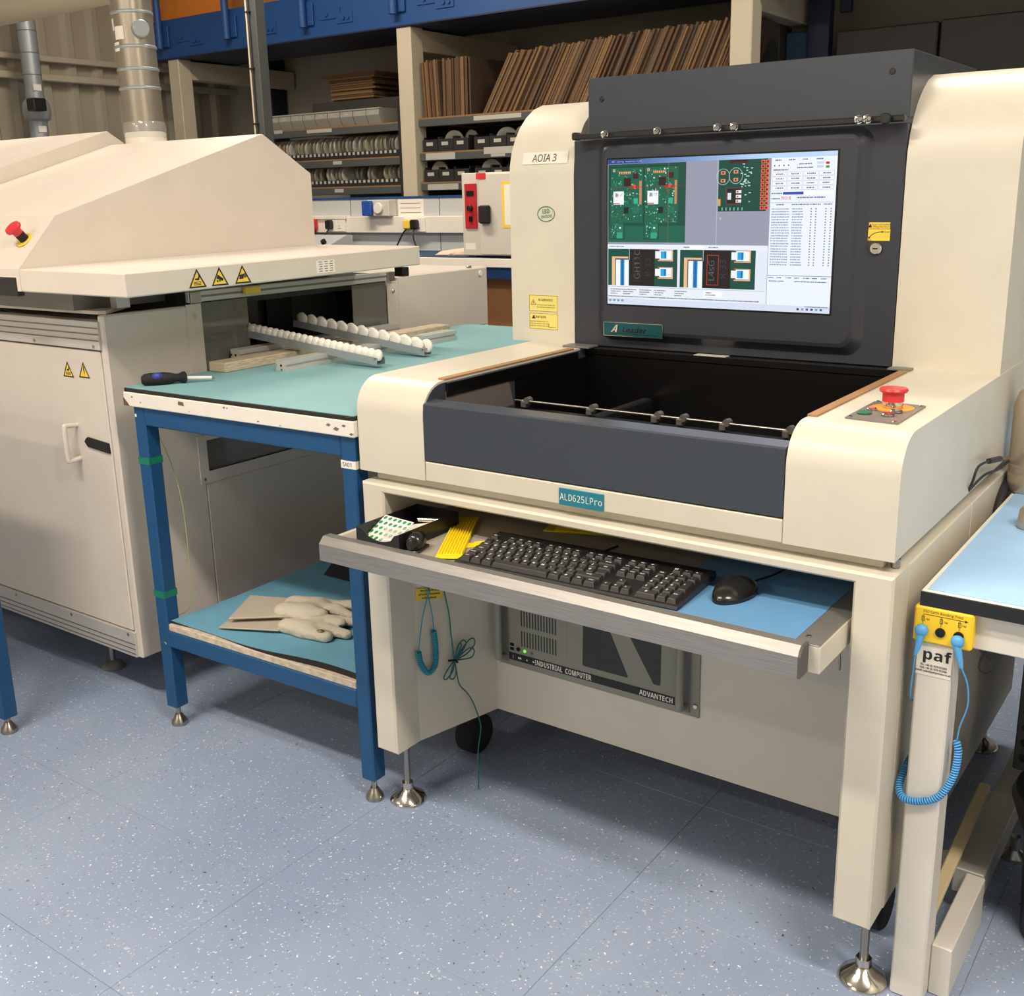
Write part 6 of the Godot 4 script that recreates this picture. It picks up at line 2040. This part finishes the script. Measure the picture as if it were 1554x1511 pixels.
	# black bins with reels peeping out
	for row in 2:
		var y: float = [1.578, 1.423][row]
		for k in 8:
			var bxx := -2.365 + k * 0.104 + (0.035 if k > 2 else 0.0)
			var place: String = ["upper", "lower"][row]
			var lab := "black tagged bin, %s shelf, %s from the middle post" % [place, ["first", "second", "third", "fourth", "fifth", "sixth", "seventh", "eighth"][k]]
			var bn := thing("parts_bin", lab, "bin", Vector3(bxx + 0.05, y, -3.15))
			part(bn, "bin_front", bx(bxx, y, -3.06, bxx + 0.1, y + 0.062, -3.05, 0.001), M.bin_black)
			part(bn, "bin_side", bx(bxx, y, -3.3, bxx + 0.004, y + 0.075, -3.06, 0.0), M.bin_black)
			part(bn, "bin_side", bx(bxx + 0.096, y, -3.3, bxx + 0.1, y + 0.075, -3.06, 0.0), M.bin_black)
			part(bn, "bin_base", bx(bxx, y, -3.3, bxx + 0.1, y + 0.004, -3.06, 0.0), M.bin_black)
			part(bn, "tag", bx(bxx + 0.025, y + 0.03, -3.05, bxx + 0.07, y + 0.048, -3.049, 0.0), M.label_shaded)
			for q in ([[0, 0.14, -3.11, 0.0], [3, 0.1, -3.12, 0.3]] if row == 1 else [[1, 0.16, -3.11, 0.2], [2, 0.06, -3.14, -0.3], [4, 0.1, -3.12, 0.5], [5, 0.1, -3.11, -0.2]]):
				if int(q[0]) == k:
					var o := MeshInstance3D.new()
					top(o, "loose_reel")
					o.mesh = pale[0]
					o.set_surface_override_material(0, M.reel_white)
					o.position = Vector3(bxx + 0.05 + q[1] * 0.1, y + 0.05, q[2])
					o.rotation = Vector3(0, PI / 2 + q[3], 0)
					o.scale = Vector3(1, 1, 1)
					tag(o, "white reel peeping out of the %s black bin on the %s shelf" % [["first", "second", "third", "fourth", "fifth", "sixth"][k], place], "reel")
	# things on the mezzanine deck
	single("orange_carton", "large orange carton on the mezzanine behind the blue beam", "carton", bx(-4.8, 2.435, -3.75, -3.98, 3.1, -3.15, 0.004), M.box_orange)
	single("brown_carton", "brown carton beside the orange carton on the mezzanine", "carton", bx(-3.96, 2.435, -3.75, -3.4, 2.85, -3.2, 0.004), M.cardboard)


func stand_board(bm: Array, called: String, label: String, group: String, x: float, lean: float, tall := 1.0) -> void:
	var o := MeshInstance3D.new()
	top(o, called)
	o.mesh = bm[rng.randi() % 5]
	o.set_surface_override_material(0, M["ply_%d" % (rng.randi() % 5)])
	o.position = Vector3(x, 1.7515, -3.045 + rng.randf_range(-0.02, 0.006))
	o.rotation.z = lean + rng.randf_range(-0.002, 0.002)
	o.scale.y = tall
	tag(o, label, "board", group)


func build_back_bench() -> void:
	# panel with trunking below the racks
	single("splashback", "pale grey panelled splashback behind the far bench", "panel", bx(-3.7, 0.7, -2.99, 0.3, 1.338, -2.97, 0.0), M.panel_white)
	single("splash_trim", "thin blue strip along the top of the pale splashback", "strip", bx(-3.7, 1.338, -2.995, 0.3, 1.35, -2.965, 0.001), M.beam_blue)
	for x in [-2.85, -2.2]:
		single("panel_joint", "narrow joint strip in the pale splashback, %s" % ["left of the blue socket" if x < -2.5 else "right of the paper notices"], "joint", bx(x - 0.002, 0.95, -2.97, x + 0.002, 1.338, -2.9692, 0.0), M.rack_grey)
	var tr := thing("cable_trunking", "white dado trunking with sockets along the splashback", "trunking", Vector3(-2.5, 1.157, -2.95))
	part(tr, "trunking_body", bx(-3.6, 1.157, -2.97, -1.6, 1.245, -2.935, 0.003), M.trunk_white)
	part(tr, "raised_cover", bx(-3.6, 1.233, -2.97, -2.85, 1.252, -2.92, 0.002), M.trunk_white)
	var sk := []
	for k in 2:
		var x: float = [-2.935, -2.345][k]
		var s := part(tr, "double_socket", bx(x - 0.075, 1.163, -2.935, x + 0.075, 1.238, -2.925, 0.003), M.label_white)
		part(s, "rocker", bx(x + 0.02, 1.215, -2.925, x + 0.03, 1.228, -2.922, 0.001), M.trunk_white)
		for j in 3:
			part(s, "pin_hole", bx(x + 0.022 + 0.012 * (j % 2) + 0.006 * (j / 2), 1.18 + 0.014 * (j / 2), -2.925, x + 0.028 + 0.012 * (j % 2) + 0.006 * (j / 2), 1.184 + 0.014 * (j / 2), -2.9245, 0.0), M.pit_black)
	for k in 3:
		var x: float = [-2.97, -2.33, -2.38][k]
		var lab: String = ["black mains plug in the left socket of the trunking", "black mains plug in the right socket with its cable running to the cabinet", "yellow earth plug beside the black plug in the right socket"][k]
		var p := thing("mains_plug", lab, "plug", Vector3(x, 1.2, -2.91))
		part(p, "plug_body", bx(x - 0.024, 1.178, -2.925, x + 0.024, 1.228, -2.895, 0.007), M.warn_yellow if k == 2 else M.black_plastic)
		var path: Array = [[[x, 1.18, -2.905], [x - 0.01, 1.15, -2.89], [x - 0.04, 1.12, -2.88], [x - 0.06, 1.0, -2.85]], [[x, 1.18, -2.905], [x + 0.005, 1.15, -2.89], [x + 0.06, 1.09, -2.85], [x + 0.15, 1.03, -2.82], [x + 0.25, 1.01, -2.75]], [[x, 1.18, -2.905], [x - 0.03, 1.15, -2.9], [x - 0.09, 1.05, -2.89], [x - 0.11, 1.0, -2.88]]][k]
		part(p, "flex", mb().tube(curve(v3(path), 5), 0.0045, 8), M.black_plastic)
	var bs := thing("blue_socket", "grey wall socket box with a blue hinged cover above the trunking", "socket", Vector3(-2.59, 1.27, -2.95))
	part(bs, "socket_box", bx(-2.66, 1.245, -2.97, -2.5, 1.335, -2.9, 0.005), M.cabinet_grey)
	part(bs, "blue_cover", bx(-2.68, 1.25, -2.9, -2.61, 1.33, -2.875, 0.008), M.socket_blue)
	part(bs, "cover_dial", mb().cyl(Vector3(-2.57, 1.29, -2.9), Vector3(-2.57, 1.29, -2.885), 0.03, 24, 0.003), M.trunk_white)
	var nt := thing("paper_notice", "white printed notices pinned right of the blue socket", "notice", Vector3(-2.4, 1.29, -2.96))
	part(nt, "sheet", bx(-2.49, 1.238, -2.97, -2.31, 1.335, -2.968, 0.0), M.label_white)
	var ln := mb()
	for k in 3:
		ln.add(bx(-2.475, 1.262 + k * 0.025, -2.968, -2.33, 1.2645 + k * 0.025, -2.9675, 0.0))
	part(nt, "ruled_line", ln, M.rack_grey)
	single("red_stop_knob", "round red knob half hidden behind the right side of the oven hood", "knob", mb().cyl(Vector3(-3.125, 1.2, -2.935), Vector3(-3.125, 1.2, -2.895), 0.048, 28, 0.008), M.estop_red)
	var ph := thing("instrument_box", "pale blue-grey wedge box on the far bench just above the oven lid", "instrument", Vector3(-2.85, 1.05, -2.8))
	part(ph, "case", mb().prism_x(pv([[-2.7, 1.064], [-2.72, 1.1], [-2.85, 1.148], [-2.9, 1.148], [-2.9, 1.064]]), -3.3, -2.78, 5.0), M.panel_white)
	part(ph, "case_knob", mb().cyl(Vector3(-2.84, 1.11, -2.735), Vector3(-2.84, 1.125, -2.725), 0.015, 14), M.rubber)
	# the bench itself
	var t := thing("long_bench", "long bench with blue frame and dark top under the racks at the back", "workbench", Vector3(-1.8, 0, -2.75))
	part(t, "bench_top", bx(-3.7, 1.02, -2.968, 0.3, 1.06, -2.5, 0.002), M.trunk_white)
	part(t, "top_mat", bx(-3.7, 1.06, -2.966, 0.3, 1.064, -2.51, 0.001), M.navy_cloth)
	part(t, "front_rail", bx(-3.7, 0.965, -2.58, 0.3, 1.02, -2.53, 0.002), M.beam_blue)
	for x in [-3.6, -2.2, -0.9, 0.2]:
		part(t, "leg", bx(x, 0, -2.58, x + 0.05, 0.965, -2.53, 0.003), M.beam_blue)
		part(t, "leg", bx(x, 0, -2.96, x + 0.05, 1.02, -2.91, 0.003), M.beam_blue)
	single("plain_board", "plain brown board standing under the far bench", "board", bx(-2.0, 0.0, -2.66, -0.4, 0.962, -2.63, 0.002), M.cardboard)
	single("folded_cloth", "crumpled pale pink cloth on the far bench beside the grey cabinet", "cloth", skin([[Vector3(-1.86, 1.068, -2.58), Vector3(-1.74, 1.075, -2.6), 0.03, 0.038], [Vector3(-1.8, 1.075, -2.62), Vector3(-1.72, 1.09, -2.63), 0.03, 0.025], [Vector3(-1.9, 1.065, -2.57), Vector3(-1.82, 1.068, -2.58), 0.014, 0.024]], 0.011, 0.008, 0.7, 1.0645), M.cloth_pink)
	# grey cabinet with red control strip
	var c := thing("drying_cabinet", "pale grey cabinet with a red control strip on the far bench", "cabinet", Vector3(-1.4, 1.064, -2.75))
	part(c, "cabinet_body", bx(-1.69, 1.072, -2.98, -1.05, 1.448, -2.515, 0.004), M.cabinet_grey)
	part(c, "cabinet_door", bx(-1.578, 1.078, -2.515, -1.055, 1.442, -2.5, 0.003), M.cabinet_grey)
	var rs := part(c, "control_strip", bx(-1.668, 1.197, -2.515, -1.6, 1.40, -2.508, 0.001), M.cabinet_red)
	part(rs, "display", bx(-1.655, 1.345, -2.508, -1.613, 1.368, -2.505, 0.001), M.pit_black)
	part(rs, "dial", mb().cyl(Vector3(-1.632, 1.29, -2.508), Vector3(-1.632, 1.29, -2.49), 0.014, 20, 0.002), M.black_plastic)
	part(rs, "switch", bx(-1.64, 1.228, -2.508, -1.624, 1.252, -2.5, 0.001), M.pit_black)
	part(c, "door_handle", bx(-1.562, 1.22, -2.5, -1.508, 1.302, -2.47, 0.006), M.rubber)
	part(c, "handle_accent", bx(-1.566, 1.225, -2.5, -1.561, 1.298, -2.474, 0.001), M.cabinet_red)
	part(c, "badge", bx(-1.59, 1.418, -2.5, -1.535, 1.446, -2.498, 0.0), M.estop_red)
	part(c, "rating_sticker", bx(-1.675, 1.1, -2.515, -1.615, 1.13, -2.5145, 0.0), M.label_white)
	var pn := part(c, "door_notice", bx(-1.445, 1.2, -2.5, -1.1, 1.405, -2.4985, 0.0), M.warn_yellow, "white notice in a yellow border")
	part(pn, "notice_sheet", bx(-1.43, 1.213, -2.4985, -1.115, 1.392, -2.498, 0.0), M.label_white)
	for x in [-1.66, -1.1]:
		part(c, "cabinet_foot", bx(x, 1.064, -2.56, x + 0.04, 1.073, -2.52, 0.0), M.rubber)


func build_far_right() -> void:
	single("blue_stanchion", "dark blue rack upright behind the hood at the upper right", "upright", bx(-0.45, 0, -3.64, -0.35, 2.385, -3.58, 0.003), M.navy_paint)
	single("blue_hanger", "short dark blue bracket hanging right of the blue upright", "bracket", bx(-0.312, 2.12, -3.63, -0.26, 2.385, -3.6, 0.002), M.navy_paint)
	single("dark_case", "dark upright case behind the right-hand cream post", "case", bx(-0.73, 1.75, -3.7, -0.575, 2.14, -3.55, 0.004), M.crate_dark)
	single("blue_case", "muted blue case between the cream post and the blue upright", "case", bx(-0.57, 1.75, -3.72, -0.455, 2.06, -3.62, 0.004), M.navy_cloth)
	for k in 3:
		var x := -0.32 + k * 0.46
		single("dark_crate", ["dark crate nearest the blue upright on the back shelf", "middle dark crate on the back shelf behind the machine hood", "dark crate farthest right on the back shelf"][k], "crate", bx(x, 1.75, -3.75, x + 0.45, 2.04 + 0.005 * k, -3.6, 0.006), M.crate_dark)
	struct("trim_4", bx(-0.6, 1.70, -3.8, 2.5, 1.75, -3.5, 0.002), M.rack_grey, "grey shelf below the dark crates")
